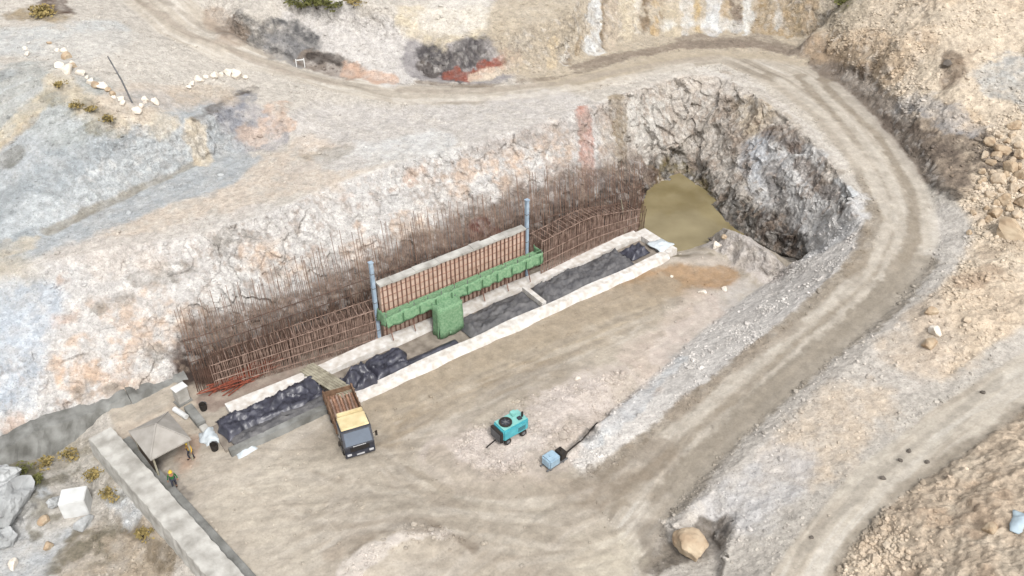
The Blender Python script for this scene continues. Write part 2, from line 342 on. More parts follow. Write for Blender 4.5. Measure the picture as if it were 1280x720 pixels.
    streaks(fsh, [G0(0, 290), G0(110, 235), G0(240, 190)], (146, 152, 154), (196, 201, 202), .8, .1, 6, .6)
    for q_ in ([(150, 400), (200, 385), (235, 395)], [(175, 420), (215, 425), (240, 415)], [(90, 450), (120, 465)], [(105, 480), (140, 470)], [(330, 320), (345, 335)], [(430, 300), (455, 315), (480, 330)], [(500, 280), (530, 285)], [(560, 225), (600, 210), (640, 205)], [(650, 190), (700, 175)]):
        stroke((212, 180, 150), q_, 1.2, 1.2, .75, 1.2, .5, 1.2)
    for q_ in ([(150, 350), (190, 345), (230, 338)], [(130, 385), (160, 370)], [(200, 440), (235, 440), (260, 425)], [(280, 300), (330, 288)], [(100, 500), (150, 478)]):
        stroke((140, 132, 120), q_, .5, .6, .7, .9, .6, 1)
    # scar
    stroke((164, 160, 162), [(285, 140), (310, 150), (330, 170)], 2.2, 1.2, .9); stroke((198, 168, 144), [(345, 130), (350, 155), (335, 165)], 1.2, .8, .8, 1, .6, 1)
    stroke((132, 134, 142), [(306, 122), (285, 146), (300, 160)], 1.1, .6, .9, .8, .6, .8); stroke((92, 82, 72), [(243, 150), (262, 140), (290, 122), (312, 112)], .45, .4, .85, .5, .6, .8); stroke((104, 90, 76), [(285, 165), (292, 180)], .4, .4, .7)
    stroke((204, 176, 152), [(305, 165), (320, 172)], 1.0, .7, .7)
    # upper left rubble, yellow scrub
    stroke((196, 198, 196), [(20, 50), (90, 60), (130, 40)], 3.0, 2, .8); stroke((206, 198, 186), [(110, 70), (160, 60), (180, 90)], 4, 2, .7)
    stroke((150, 128, 88), [(35, 15), (70, 18)], 1.6, 1.2, .8); stroke((90, 66, 52), [(68, 5), (78, 14)], 1.0, .8, .9); stroke((206, 186, 164), [(150, 130), (220, 120)], 2.0, 1.8, .6); stroke((196, 176, 150), [(230, 120), (280, 118)], 1.6, 1.5, .6)
    # grey mound and dark outcrop
    stroke((202, 196, 190), [(400, 45), (440, 60), (490, 75)], 4.5, 1.5, .95, .5, .3, .3)
    stroke((84, 83, 84), [(298, 35), (330, 40), (365, 48), (380, 55)], 1.7, 1, .95, .8, .5, .7); stroke((128, 126, 126), [(340, 60), (370, 70)], 1.4, 1, .9)
    stroke((70, 66, 64), [(345, 62), (362, 70)], .6, .6, .8); stroke((128, 112, 98), [(385, 76), (440, 88)], 1.2, .8, .9); stroke((56, 48, 44), [(390, 68), (425, 76)], .4, .4, .9)
    stroke((200, 162, 134), [(440, 92), (490, 100)], .8, .6, .9); stroke((162, 140, 118), [(270, 20), (290, 45)], 1.4, 1, .7)
    # dark and red rock outcrop
    stroke((146, 140, 140), [(540, 76), (600, 74), (650, 62), (690, 46)], 3.6, .8, .95, .5, .4, .3)
    stroke((206, 196, 178), [(700, 60), (720, 50)], 1.6, .8, .9)
    for q_ in ([(530, 62), (548, 80), (572, 92)], [(548, 68), (566, 78)], [(655, 42), (672, 33), (690, 34)], [(580, 62), (600, 70)], [(668, 50), (680, 44)], [(600, 58), (640, 45), (700, 24)]): stroke((80, 75, 76), q_, 1.1, .6, .95, .9, .7, .7)
    for q_ in ([(606, 84), (628, 78), (645, 70)], [(560, 96), (590, 93)], [(628, 74), (640, 68)]): stroke((158, 78, 54), q_, .85, .3, .95, .5, .8, .5)
    stroke((216, 196, 168), [(590, 97), (640, 88), (668, 78)], .5, .3, .8); stroke((78, 68, 62), [(528, 82), (540, 93)], .6, .5, .8); stroke((178, 186, 196), [(640, 52), (660, 46)], .6, .4, .8)
    stroke((212, 196, 164), [(520, 30), (560, 35), (620, 25)], 2.4, 1.2, .9); stroke((218, 211, 200), [(560, 20), (620, 10), (660, 8)], 3, 1.5, .8)
    # streaky rock face along the top
    stroke((186, 170, 144), [(705, 40), (800, 20), (900, 15), (1000, 20)], 9, 2, .95, .4, .3, .2)
    for u, w, c in ((690, .8, (206, 184, 146)), (703, .6, (222, 216, 206)), (711, .35, (126, 104, 76)), (722, .6, (176, 152, 116)), (731, .4, (222, 218, 210)), (752, .4, (140, 118, 90)), (796, .4, (216, 208, 194)), (829, .5, (150, 126, 92)), (740, 1.5, (216, 216, 214)), (765, 1, (190, 172, 148)), (785, 1.6, (206, 190, 160)), (806, .6, (128, 104, 74)), (818, .4, (190, 158, 104)),
                    (840, 1.5, (196, 180, 150)), (858, .9, (210, 206, 198)), (873, .4, (196, 164, 100)), (892, 1.6, (205, 205, 204)), (905, .5, (176, 150, 110)), (921, .8, (120, 100, 84)), (935, .8, (208, 206, 200)),
                    (948, .8, (150, 122, 76)), (960, 1.3, (168, 142, 102)), (975, .6, (206, 200, 190)), (985, 1.2, (170, 142, 98)), (1003, .9, (162, 140, 104)), (1016, 1, (186, 160, 124))):
        y1 = 78 if u < 720 else (60 if u < 780 else 38)
        stroke(c, [(u, -40), (u+random.uniform(-3, 3), y1)], w*.8, .3, .9, .5, .8, .7)
    stroke((216, 218, 216), [(838, 32), (900, 28), (930, 32)], .6, 1, .6, .8)
    stroke((142, 125, 108), [(720, 84), (790, 68), (850, 56), (940, 54), (1010, 58), (1050, 78)], .9, .6, .95, .3, .3, .3)
    stroke((140, 124, 108), [(860, 52), (950, 50), (1020, 62)], 1.3, .8, .8, .4)
    # bank outside the bend
    stroke((126, 110, 95), [(1030, 80), (1070, 112), (1110, 148), (1150, 190), (1190, 225)], 1.8, 1, .95, .6, .4, .3)
    stroke((112, 97, 84), [(1110, 140), (1160, 180), (1220, 190), (1255, 195)], 1.7, 1.3, .85, 1.2, .5, .6)
    stroke((190, 176, 160), [(1060, 95), (1100, 122), (1140, 150)], .5, .5, .7, .5); stroke((176, 174, 174), [(1130, 130), (1180, 140), (1220, 165)], 1.2, 1.2, .7, .9)
    stroke((108, 88, 70), [(1070, 85), (1095, 92), (1110, 102)], .8, .7, .8, .9); stroke((120, 96, 72), [(1185, 65), (1193, 90), (1180, 110)], .5, .6, .75, .5)
    stroke((180, 182, 180), [(1262, 100), (1280, 90), (1300, 120)], 2.6, 1.2, .8); stroke((196, 166, 128), [(1030, 60), (1080, 60), (1120, 80)], 2, 1.5, .7); stroke((100, 92, 60), [(1048, 6), (1060, 2)], 1.0, .8, .8)
    stroke((206, 198, 188), [(1180, 270), (1190, 300), (1160, 350), (1140, 380)], 1.5, 1.5, .8); stroke((80, 72, 64), [(1164, 232), (1192, 248)], .35, .4, .8)
    # ramp verge and pale spoil
    stroke((210, 200, 188), [(1130, 420), (1050, 480), (980, 550), (900, 630)], 3.6, 2, .8); stroke((216, 194, 166), [(1080, 500), (1040, 530), (1000, 580)], 2.4, 2, .8, 1); stroke((206, 204, 204), [(920, 640), (960, 610), (980, 580)], 2.0, 2, .7)
    stroke((212, 188, 158), [(1200, 400), (1160, 440), (1240, 360)], 2.8, 2, .7); stroke((178, 150, 120), [(1210, 350), (1240, 340)], 1.0, 1, .7)
    stroke((168, 158, 142), [(1255, 470), (1180, 530), (1100, 590), (1000, 690)], .25, .35, .7, .2); stroke((150, 136, 116), [(1280, 512), (1190, 575), (1120, 622), (1060, 685), (1030, 740)], .5, .6, .75, .3)
    stroke((116, 104, 90), [(820, 700), (850, 690), (880, 670), (897, 672)], 1.0, .7, .9, .5); stroke((140, 128, 112), [(815, 660), (820, 690)], .5, .5, .8)
    # haul road wheel tracks
    tr = [[(1000, 95), (1060, 160), (1105, 230), (1118, 290), (1085, 350), (1010, 420), (930, 490), (850, 560), (780, 620)],
          [(960, 95), (1020, 140), (1075, 210), (1100, 270), (1075, 330), (1000, 395), (915, 465), (830, 535), (760, 590)],
          [(1030, 100), (1100, 170), (1145, 240), (1150, 300), (1115, 360), (1040, 425), (960, 495), (890, 560), (830, 620)]]
    for k, t in enumerate(tr):
        stroke((152, 138, 118), t, .8, .6, .9, .25, .2, .35); stroke((208, 198, 182), [(u+13, v+5) for u, v in t], .5, .6, .7, .25, .2, .5)
    stroke((156, 144, 126), [(1160, 330), (1100, 385), (1030, 440), (950, 505), (880, 575), (835, 630)], 1.2, .8, .9, .3, .2, .25)
    stroke((150, 134, 112), [(1060, 340), (1070, 320), (1080, 290)], .6, .6, .7); stroke((158, 142, 122), [(840, 520), (930, 450), (1000, 400)], .5, .6, .7, .4)
    stroke((156, 142, 122), [(780, 600), (740, 620), (700, 600), (620, 585)], 1.2, 1, .7, .7); stroke((146, 130, 110), [(830, 560), (780, 600), (720, 610)], 1.1, 1, .7, .8)
    stroke((202, 190, 172), [(960, 110), (1010, 150), (1060, 200)], 2.2, 2, .6)
    stroke((170, 155, 138), [(180, 5), (240, 45), (320, 78), (420, 105)], .35, .4, .7, .2); stroke((160, 148, 132), [(205, 0), (260, 40), (340, 72)], .3, .35, .7, .2); stroke((172, 158, 140), [(500, 112), (600, 114), (700, 104), (820, 80), (900, 70)], .5, .5, .8, .2)
    stroke((140, 124, 106), [(520, 102), (600, 108), (690, 98), (760, 82)], .3, .35, .8, .25); stroke((212, 202, 188), [(500, 126), (640, 122), (760, 104), (860, 82)], .6, .5, .7, .3)
    stroke((170, 156, 138), [(905, 90), (960, 120), (1010, 165), (1050, 215)], .35, .35, .7, .25); stroke((216, 208, 198), [(880, 88), (940, 106), (1000, 150), (1048, 205)], .6, .6, .6, .4)
    # end face
    stroke((190, 178, 163), [(800, 170), (850, 150), (900, 160), (950, 210), (1000, 260)], 6, 2, .9, .5, .3, .3, sub=ff)
    stroke((210, 204, 194), [(795, 140), (820, 150), (810, 190)], 2, 1.2, .9, .8, .4, .7); stroke((206, 186, 156), [(930, 140), (950, 150)], 1.4, 1, .8)
    stroke((196, 200, 206), [(945, 185), (940, 205), (960, 215)], 2.0, .9, .95, .7, .5, .3); stroke((204, 202, 200), [(985, 215), (1000, 250), (1015, 280), (1040, 290)], 3.6, 1, .95, .9, .4, .3); stroke((208, 212, 214), [(1045, 240), (1060, 245)], .8, .6, .8)
    stroke((150, 132, 114), [(905, 130), (915, 170), (930, 215)], 1, .8, .7, .7, .5, .9); stroke((96, 74, 58), [(960, 165), (985, 170), (992, 185)], .7, .6, .9, .5)
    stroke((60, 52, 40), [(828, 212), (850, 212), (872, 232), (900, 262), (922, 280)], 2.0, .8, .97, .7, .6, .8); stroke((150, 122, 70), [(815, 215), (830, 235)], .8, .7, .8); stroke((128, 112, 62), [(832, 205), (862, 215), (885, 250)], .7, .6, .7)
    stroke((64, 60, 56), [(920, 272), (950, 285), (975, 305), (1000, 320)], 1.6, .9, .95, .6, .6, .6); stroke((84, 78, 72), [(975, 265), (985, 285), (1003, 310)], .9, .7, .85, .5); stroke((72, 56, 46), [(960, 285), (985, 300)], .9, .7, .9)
    stroke((100, 92, 86), [(965, 215), (975, 245), (985, 270)], .5, .5, .8, .6); stroke((76, 66, 60), [(1055, 235), (1058, 262)], .4, .4, .8); stroke((110, 88, 70), [(1000, 205), (1020, 225), (1045, 250)], .4, .5, .7, .5)
    # vertical stains on the long face
    stroke((190, 128, 104), [(730, 140), (734, 180), (735, 235)], .9, .5, .9, .2); stroke((150, 130, 98), [(772, 130), (775, 170), (778, 215)], .9, .6, .85, .4); stroke((168, 156, 146), [(600, 190), (700, 165), (760, 140)], .9, .8, .6, .5)
    # dark brown band along the foot of the long face
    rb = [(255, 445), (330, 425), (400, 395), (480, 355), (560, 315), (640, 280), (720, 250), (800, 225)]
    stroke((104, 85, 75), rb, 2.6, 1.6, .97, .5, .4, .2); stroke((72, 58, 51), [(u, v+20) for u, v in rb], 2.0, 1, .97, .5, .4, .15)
    stroke((150, 132, 118), [(u, v-34) for u, v in rb], 1.2, 2.2, .55, .8, .6, .9)
    stroke((112, 60, 48), [(600, 290), (614, 296)], 1.2, .8, .9)
    stroke((118, 104, 74), [(815, 316), (880, 320), (905, 312), (898, 292), (882, 262)], .45, .4, .85, .4, .6, .4, .8); stroke((96, 82, 58), [(812, 240), (840, 228), (862, 232), (884, 262)], .6, .4, .85, .4, .6, .4, .8)
    # pit floor
    stroke((176, 136, 88), [(800, 352), (850, 345), (895, 348)], 2.0, 1.3, .85, .5, .3, .2, .35); stroke((166, 140, 104), [(690, 400), (760, 372), (840, 362)], 1.6, 2, .7, .8, .3, .4)
    stroke((180, 162, 134), [(490, 520), (600, 460), (700, 420), (800, 380)], 2.5, 2.5, .8, 1); stroke((160, 140, 112), [(500, 535), (560, 500), (640, 465), (720, 440)], .5, .6, .6, .5); stroke((158, 140, 114), [(470, 560), (560, 515), (700, 465)], .35, .5, .6, .4)
    stroke((206, 190, 176), [(580, 570), (640, 570), (700, 520), (780, 490)], 3.0, 1.6, .85, .8, .4, .6); stroke((214, 200, 190), [(700, 505), (740, 490), (590, 575)], 1.6, 1.5, .7, 1)
    stroke((166, 150, 130), [(550, 570), (600, 600), (680, 612), (740, 610)], .8, .9, .7, .5); stroke((178, 166, 146), [(400, 600), (520, 610), (640, 640)], 2.6, 2.4, .6, 1); stroke((208, 196, 172), [(735, 700), (760, 690)], 1.8, 1.5, .6, .7)
    stroke((216, 204, 192), [(436, 718), (464, 689), (510, 666), (555, 667)], .55, .4, .9, .5); stroke((128, 112, 94), [(440, 690), (480, 664), (510, 655), (545, 658), (590, 682)], .3, .4, .8, .4); stroke((166, 148, 126), [(420, 690), (450, 668)], .6, .7, .6)
    stroke((160, 146, 124), [(480, 575), (540, 600), (560, 620)], .4, .5, .6, .5); stroke((200, 188, 168), [(350, 600), (300, 620), (350, 680)], 2, 2.4, .6, 1)
    stroke((198, 184, 168), [(830, 322), (880, 324), (915, 330), (960, 345)], .7, .6, .9); stroke((200, 190, 182), [(900, 290), (940, 305), (975, 332)], 2.0, .7, .95, .4); stroke((200, 192, 184), [(930, 360), (880, 400), (830, 445)], 1.2, 1, .8)
    stroke((206, 186, 170), [(880, 370), (850, 410), (800, 450)], 1.6, 1.4, .7, .8); stroke((200, 207, 212), [(850, 450), (790, 510), (740, 555)], .6, .6, .6, .5); stroke((90, 84, 78), [(742, 538), (722, 552), (705, 568)], .3, .3, .8, .3)
    for q_ in ([(470, 555), (500, 585), (560, 612), (640, 622), (720, 610), (790, 570)], [(462, 570), (500, 605), (570, 632), (660, 640), (740, 630), (800, 600)], [(440, 585), (430, 620), (450, 650), (520, 645)], [(430, 590), (410, 630), (430, 665)],
               [(300, 600), (380, 640), (450, 640), (560, 630), (690, 645)], [(330, 690), (400, 660), (500, 650), (600, 660), (720, 680)], [(350, 580), (420, 600), (500, 610)], [(500, 540), (560, 505), (640, 470), (740, 430), (820, 400)], [(490, 520), (560, 485), (660, 445), (760, 405), (850, 375)], [(480, 545), (540, 525), (600, 495), (700, 455)], [(620, 700), (700, 690), (780, 660), (830, 610)], [(520, 440), (620, 410), (720, 380), (800, 360)]):
        stroke((164, 150, 131), q_, .2, .3, .6, .4, .3, .9); stroke((204, 193, 177), [(u+5, v+9) for u, v in q_], .2, .35, .4, .4, .3, .9)
        stroke((168, 154, 135), [(u+8, v+17) for u, v in q_], .2, .3, .45, .4, .3, .9)
    stroke((170, 152, 126), [(480, 500), (560, 462), (650, 425), (740, 390), (830, 355)], 1.3, 1.2, .8, .5, .3, .2, .25)
    # left of the thick wall
    stroke((146, 136, 112), [(30, 575), (80, 565), (120, 590)], 1.6, 1.2, .85, .8, .5, .7); stroke((190, 194, 196), [(20, 640), (10, 690), (60, 690)], 2.6, 1.5, .9, .8); stroke((168, 150, 124), [(110, 690), (170, 690), (190, 720)], 2.0, 1.6, .9, .8)
    stroke((120, 104, 80), [(150, 640), (190, 680), (215, 715)], .5, .6, .8, .5); stroke((200, 204, 206), [(150, 625), (165, 640)], .8, .7, .9, .4); stroke((196, 190, 180), [(90, 600), (120, 630), (60, 650)], 1.6, 1.2, .7, .8); stroke((110, 104, 72), [(25, 585), (40, 600)], .9, .8, .8)
    for q_ in ([(60, 600), (90, 590)], [(130, 600), (150, 620)], [(100, 680), (120, 700)], [(40, 620), (50, 660)], [(120, 640), (140, 655)], [(70, 710), (90, 690)]): stroke((120, 112, 92), q_, .5, .6, .75, 1, .7, 1)
    stroke((196, 178, 156), [(170, 540), (215, 525), (240, 500)], 1.5, 1.2, .8); stroke((176, 132, 100), [(225, 590), (240, 560)], .7, .8, .6); stroke((120, 112, 104), [(160, 555), (185, 580), (230, 625)], .5, .5, .8, .4)
    stroke((140, 90, 70), [(280, 470), (300, 460), (330, 450)], 1.4, 1.0, .85); stroke((150, 126, 112), [(270, 495), (360, 470), (470, 430)], 1.2, .8, .8)
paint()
# stratified vertical streaks on every steep rock surface
stk = .6*fbm(V0*np.array([.9, .9, .07])+13, 4, .6)+.6*fbm(V0*np.array([2.6, 2.6, .16])+23, 3, .6)
mix(ff*steep*sst(.08, .38, stk)*.6, (164, 142, 122)); mix(ff*steep*sst(.15, .5, -stk)*.4, (226, 220, 212))
mix(steep*(1-calm)*sst(.12, .02, ed1)*.16, (140, 130, 118)); mix(steep*(1-calm)*sst(.3, .7, fa2)*.3, (224, 218, 210)); mix(steep*(1-calm)*sst(.3, .7, -fa2)*.15, (176, 164, 150))
C *= (1+.16*n3+.10*fine)[:, None]
lum = (C@np.array([.3, .59, .11]))[:, None]; C = lum+(C-lum)*.78*np.array([1, 1, 1.0])
C = np.clip(C, .01, .8)

# ------------------------------------------------------------------ materials
def nt(name):
    m = bpy.data.materials.new(name); m.use_nodes = True; t = m.node_tree; b = t.nodes['Principled BSDF']; return m, t, b
def mat(name, rgb, rough=.8, var=.12, scale=3.0, metal=0.0, bump=0.0, bscale=None, stain=None, k=.62, spec=.3):
    m, t, b = nt(name); c = lin(rgb, k)
    b.inputs['Roughness'].default_value = rough; b.inputs['Metallic'].default_value = metal; b.inputs['Specular IOR Level'].default_value = spec
    tc = t.nodes.new('ShaderNodeTexCoord'); n = t.nodes.new('ShaderNodeTexNoise'); n.inputs['Scale'].default_value = scale; n.inputs['Detail'].default_value = 6
    t.links.new(tc.outputs['Object'], n.inputs['Vector'])
    r = t.nodes.new('ShaderNodeValToRGB'); e_ = r.color_ramp.elements
    s = lin(stain, k) if stain else c*(1-var*1.6)
    e_[0].position, e_[1].position = .32, .68; e_[0].color = (*s, 1); e_[1].color = (*np.clip(c*(1+var), 0, .9), 1)
    t.links.new(n.outputs['Fac'], r.inputs['Fac']); t.links.new(r.outputs['Color'], b.inputs['Base Color'])
    if bump:
        n2 = t.nodes.new('ShaderNodeTexNoise'); n2.inputs['Scale'].default_value = bscale or scale*4; n2.inputs['Detail'].default_value = 5; t.links.new(tc.outputs['Object'], n2.inputs['Vector'])
        bp = t.nodes.new('ShaderNodeBump'); bp.inputs['Strength'].default_value = bump; bp.inputs['Distance'].default_value = .14 if 'rock' in name else .05
        t.links.new(n2.outputs['Fac'], bp.inputs['Height']); t.links.new(bp.outputs['Normal'], b.inputs['Normal'])
    return m
def ground_mat():
    m, t, b = nt('soil_and_rock'); N = t.nodes.new; K = t.links.new
    at = N('ShaderNodeAttribute'); at.attribute_name = 'Col'; wt = N('ShaderNodeAttribute'); wt.attribute_name = 'wet'; rg = N('ShaderNodeAttribute'); rg.attribute_name = 'rough'
    tc = N('ShaderNodeTexCoord')
    def noise(s, d=6, r=.6): n = N('ShaderNodeTexNoise'); n.inputs['Scale'].default_value = s; n.inputs['Detail'].default_value = d; n.inputs['Roughness'].default_value = r; K(tc.outputs['Object'], n.inputs['Vector']); return n
    n1, n2 = noise(1.6, 8, .7), noise(6.0, 4, .6)
    vo = N('ShaderNodeTexVoronoi'); vo.inputs['Scale'].default_value = 2.6; vo.inputs['Randomness'].default_value = 1; K(tc.outputs['Object'], vo.inputs['Vector'])
    mr = N('ShaderNodeMapRange'); mr.inputs[1].default_value = .3; mr.inputs[2].default_value = .7; K(n1.outputs['Fac'], mr.inputs[0])
    lo = N('ShaderNodeMath'); lo.operation = 'MULTIPLY_ADD'; lo.inputs[1].default_value = -.16; lo.inputs[2].default_value = .94; K(rg.outputs['Fac'], lo.inputs[0])
    hi = N('ShaderNodeMath'); hi.operation = 'MULTIPLY_ADD'; hi.inputs[1].default_value = .13; hi.inputs[2].default_value = 1.05; K(rg.outputs['Fac'], hi.inputs[0])
    K(lo.outputs[0], mr.inputs[3]); K(hi.outputs[0], mr.inputs[4])
    mu = N('ShaderNodeVectorMath'); mu.operation = 'SCALE'; K(at.outputs['Color'], mu.inputs[0]); K(mr.outputs[0], mu.inputs['Scale'])
    mr2 = N('ShaderNodeMapRange'); mr2.inputs[1].default_value = .35; mr2.inputs[2].default_value = .65; mr2.inputs[3].default_value = .93; mr2.inputs[4].default_value = 1.07; K(n2.outputs['Fac'], mr2.inputs[0])
    mu2 = N('ShaderNodeVectorMath'); mu2.operation = 'SCALE'; K(mu.outputs[0], mu2.inputs[0]); K(mr2.outputs[0], mu2.inputs['Scale'])
    last = mu2
    for sc_, amt in ((3.2, .12), (8.5, .10)):
        v2 = N('ShaderNodeTexVoronoi'); v2.inputs['Scale'].default_value = sc_; K(tc.outputs['Object'], v2.inputs['Vector']); sp = N('ShaderNodeSeparateColor'); K(v2.outputs['Color'], sp.inputs[0])
        am = N('ShaderNodeMath'); am.operation = 'MULTIPLY_ADD'; am.inputs[1].default_value = amt; am.inputs[2].default_value = amt*.12; K(rg.outputs['Fac'], am.inputs[0])
        ce = N('ShaderNodeMath'); ce.operation = 'SUBTRACT'; ce.inputs[1].default_value = .5; K(sp.outputs[0], ce.inputs[0])
        mm = N('ShaderNodeMath'); mm.operation = 'MULTIPLY'; K(ce.outputs[0], mm.inputs[0]); K(am.outputs[0], mm.inputs[1])
        m2 = N('ShaderNodeMath'); m2.operation = 'MULTIPLY_ADD'; m2.inputs[1].default_value = 2.2; m2.inputs[2].default_value = 1; K(mm.outputs[0], m2.inputs[0])
        nx = N('ShaderNodeVectorMath'); nx.operation = 'SCALE'; K(last.outputs[0], nx.inputs[0]); K(m2.outputs[0], nx.inputs['Scale']); last = nx
    for sc_, th_, val in ((4.5, .24, .74), (6.5, .20, 1.22)):
        v3 = N('ShaderNodeTexVoronoi'); v3.inputs['Scale'].default_value = sc_; mp_ = N('ShaderNodeVectorMath'); mp_.operation = 'ADD'; mp_.inputs[1].default_value = (sc_*3, 7, 2); K(tc.outputs['Object'], mp_.inputs[0]); K(mp_.outputs[0], v3.inputs['Vector'])
        s3 = N('ShaderNodeSeparateColor'); K(v3.outputs['Color'], s3.inputs[0]); g1 = N('ShaderNodeMath'); g1.operation = 'GREATER_THAN'; g1.inputs[1].default_value = .62; K(s3.outputs[1], g1.inputs[0])
        g2 = N('ShaderNodeMath'); g2.operation = 'LESS_THAN'; g2.inputs[1].default_value = th_; K(v3.outputs['Distance'], g2.inputs[0]); g3 = N('ShaderNodeMath'); g3.operation = 'MULTIPLY'; K(g1.outputs[0], g3.inputs[0]); K(g2.outputs[0], g3.inputs[1])
        ra = N('ShaderNodeMapRange'); ra.inputs[1].default_value = .15; ra.inputs[2].default_value = .45; ra.inputs[3].default_value = .2; ra.inputs[4].default_value = 1; K(rg.outputs['Fac'], ra.inputs[0]); g4 = N('ShaderNodeMath'); g4.operation = 'MULTIPLY'; K(g3.outputs[0], g4.inputs[0]); K(ra.outputs[0], g4.inputs[1])
        g5 = N('ShaderNodeMath'); g5.operation = 'MULTIPLY_ADD'; g5.inputs[1].default_value = val-1; g5.inputs[2].default_value = 1; K(g4.outputs[0], g5.inputs[0]); nx = N('ShaderNodeVectorMath'); nx.operation = 'SCALE'; K(last.outputs[0], nx.inputs[0]); K(g5.outputs[0], nx.inputs['Scale']); last = nx
    ds = N('ShaderNodeTexNoise'); ds.inputs['Scale'].default_value = 2.3; ds.inputs['Detail'].default_value = 3; ds.inputs['Roughness'].default_value = .75; K(tc.outputs['Object'], ds.inputs['Vector'])
    dm = N('ShaderNodeMapRange'); dm.inputs[1].default_value = .62; dm.inputs[2].default_value = .72; dm.inputs[3].default_value = 1; dm.inputs[4].default_value = .82; K(ds.outputs['Fac'], dm.inputs[0])
    nx = N('ShaderNodeVectorMath'); nx.operation = 'SCALE'; K(last.outputs[0], nx.inputs[0]); K(dm.outputs[0], nx.inputs['Scale']); last = nx
    K(last.outputs[0], b.inputs['Base Color'])
    ro = N('ShaderNodeMapRange'); ro.inputs[3].default_value = .95; ro.inputs[4].default_value = .3; K(wt.outputs['Fac'], ro.inputs[0]); K(ro.outputs[0], b.inputs['Roughness']); b.inputs['Specular IOR Level'].default_value = .2
    bs = N('ShaderNodeMath'); bs.operation = 'MULTIPLY_ADD'; bs.inputs[1].default_value = .6; bs.inputs[2].default_value = .08; K(rg.outputs['Fac'], bs.inputs[0])
    sm = N('ShaderNodeMath'); sm.operation = 'MULTIPLY_ADD'; sm.inputs[1].default_value = .5; K(vo.outputs['Distance'], sm.inputs[0]); K(n1.outputs['Fac'], sm.inputs[2])
    bp = N('ShaderNodeBump'); bp.inputs['Distance'].default_value = .35; K(bs.outputs[0], bp.inputs['Strength']); K(sm.outputs[0], bp.inputs['Height']); K(bp.outputs['Normal'], b.inputs['Normal'])
    return m
MG = ground_mat()
ROUGH = np.clip(.55*(1-calm)+.45*steep+.2*fs+.25*fh, .12, 1)

# ------------------------------------------------------------------ terrain objects
fm = np.zeros(len(F), int); cen = V0[F].mean(1)
for k, poly in ((1, poly_soil), (2, poly_heap), (3, poly_face), (4, poly_pit), (5, poly_road), (6, poly_road2)): fm[inpoly(poly, cen)] = k
VNF = normals(V)
def submesh(name, faces):
    use = np.unique(faces); re = np.full(NV, -1); re[use] = np.arange(len(use))
    me = bpy.data.meshes.new(name); me.from_pydata(V[use].tolist(), [], re[faces].tolist()); me.update()
    flat_ = name in ('rock_face',); me.polygons.foreach_set('use_smooth', np.full(len(faces), not flat_))
    a = me.color_attributes.new('Col', 'FLOAT_COLOR', 'POINT'); a.data.foreach_set('color', np.concatenate([C[use], np.ones((len(use), 1))], 1).astype(np.float32).ravel())
    for nm, arr in (('wet', WET), ('rough', ROUGH)):
        q = me.attributes.new(nm, 'FLOAT', 'POINT'); q.data.foreach_set('value', arr[use].astype(np.float32))
    if not flat_: me.normals_split_custom_set_from_vertices(VNF[use].tolist())
    me.materials.append(MG); o = bpy.data.objects.new(name, me); COL.objects.link(o); o['kind'] = 'structure'; return o
for k, nm in enumerate(('hillside', 'soil_slope', 'spoil_slope', 'rock_face', 'pit_floor', 'haul_road', 'dirt_road')):
    if (fm == k).any(): submesh(nm, F[fm == k])
BVT = bvh(V, F)
def G(u, v):
    h = BVT.ray_cast(EYE, ray(u, v)); return h[0] if h[0] else P(u, v, 0)
def drop(x, y):
    h = BVT.ray_cast(Vector((x, y, 100)), Vector((0, 0, -1))); return h[0].z if h[0] else 0

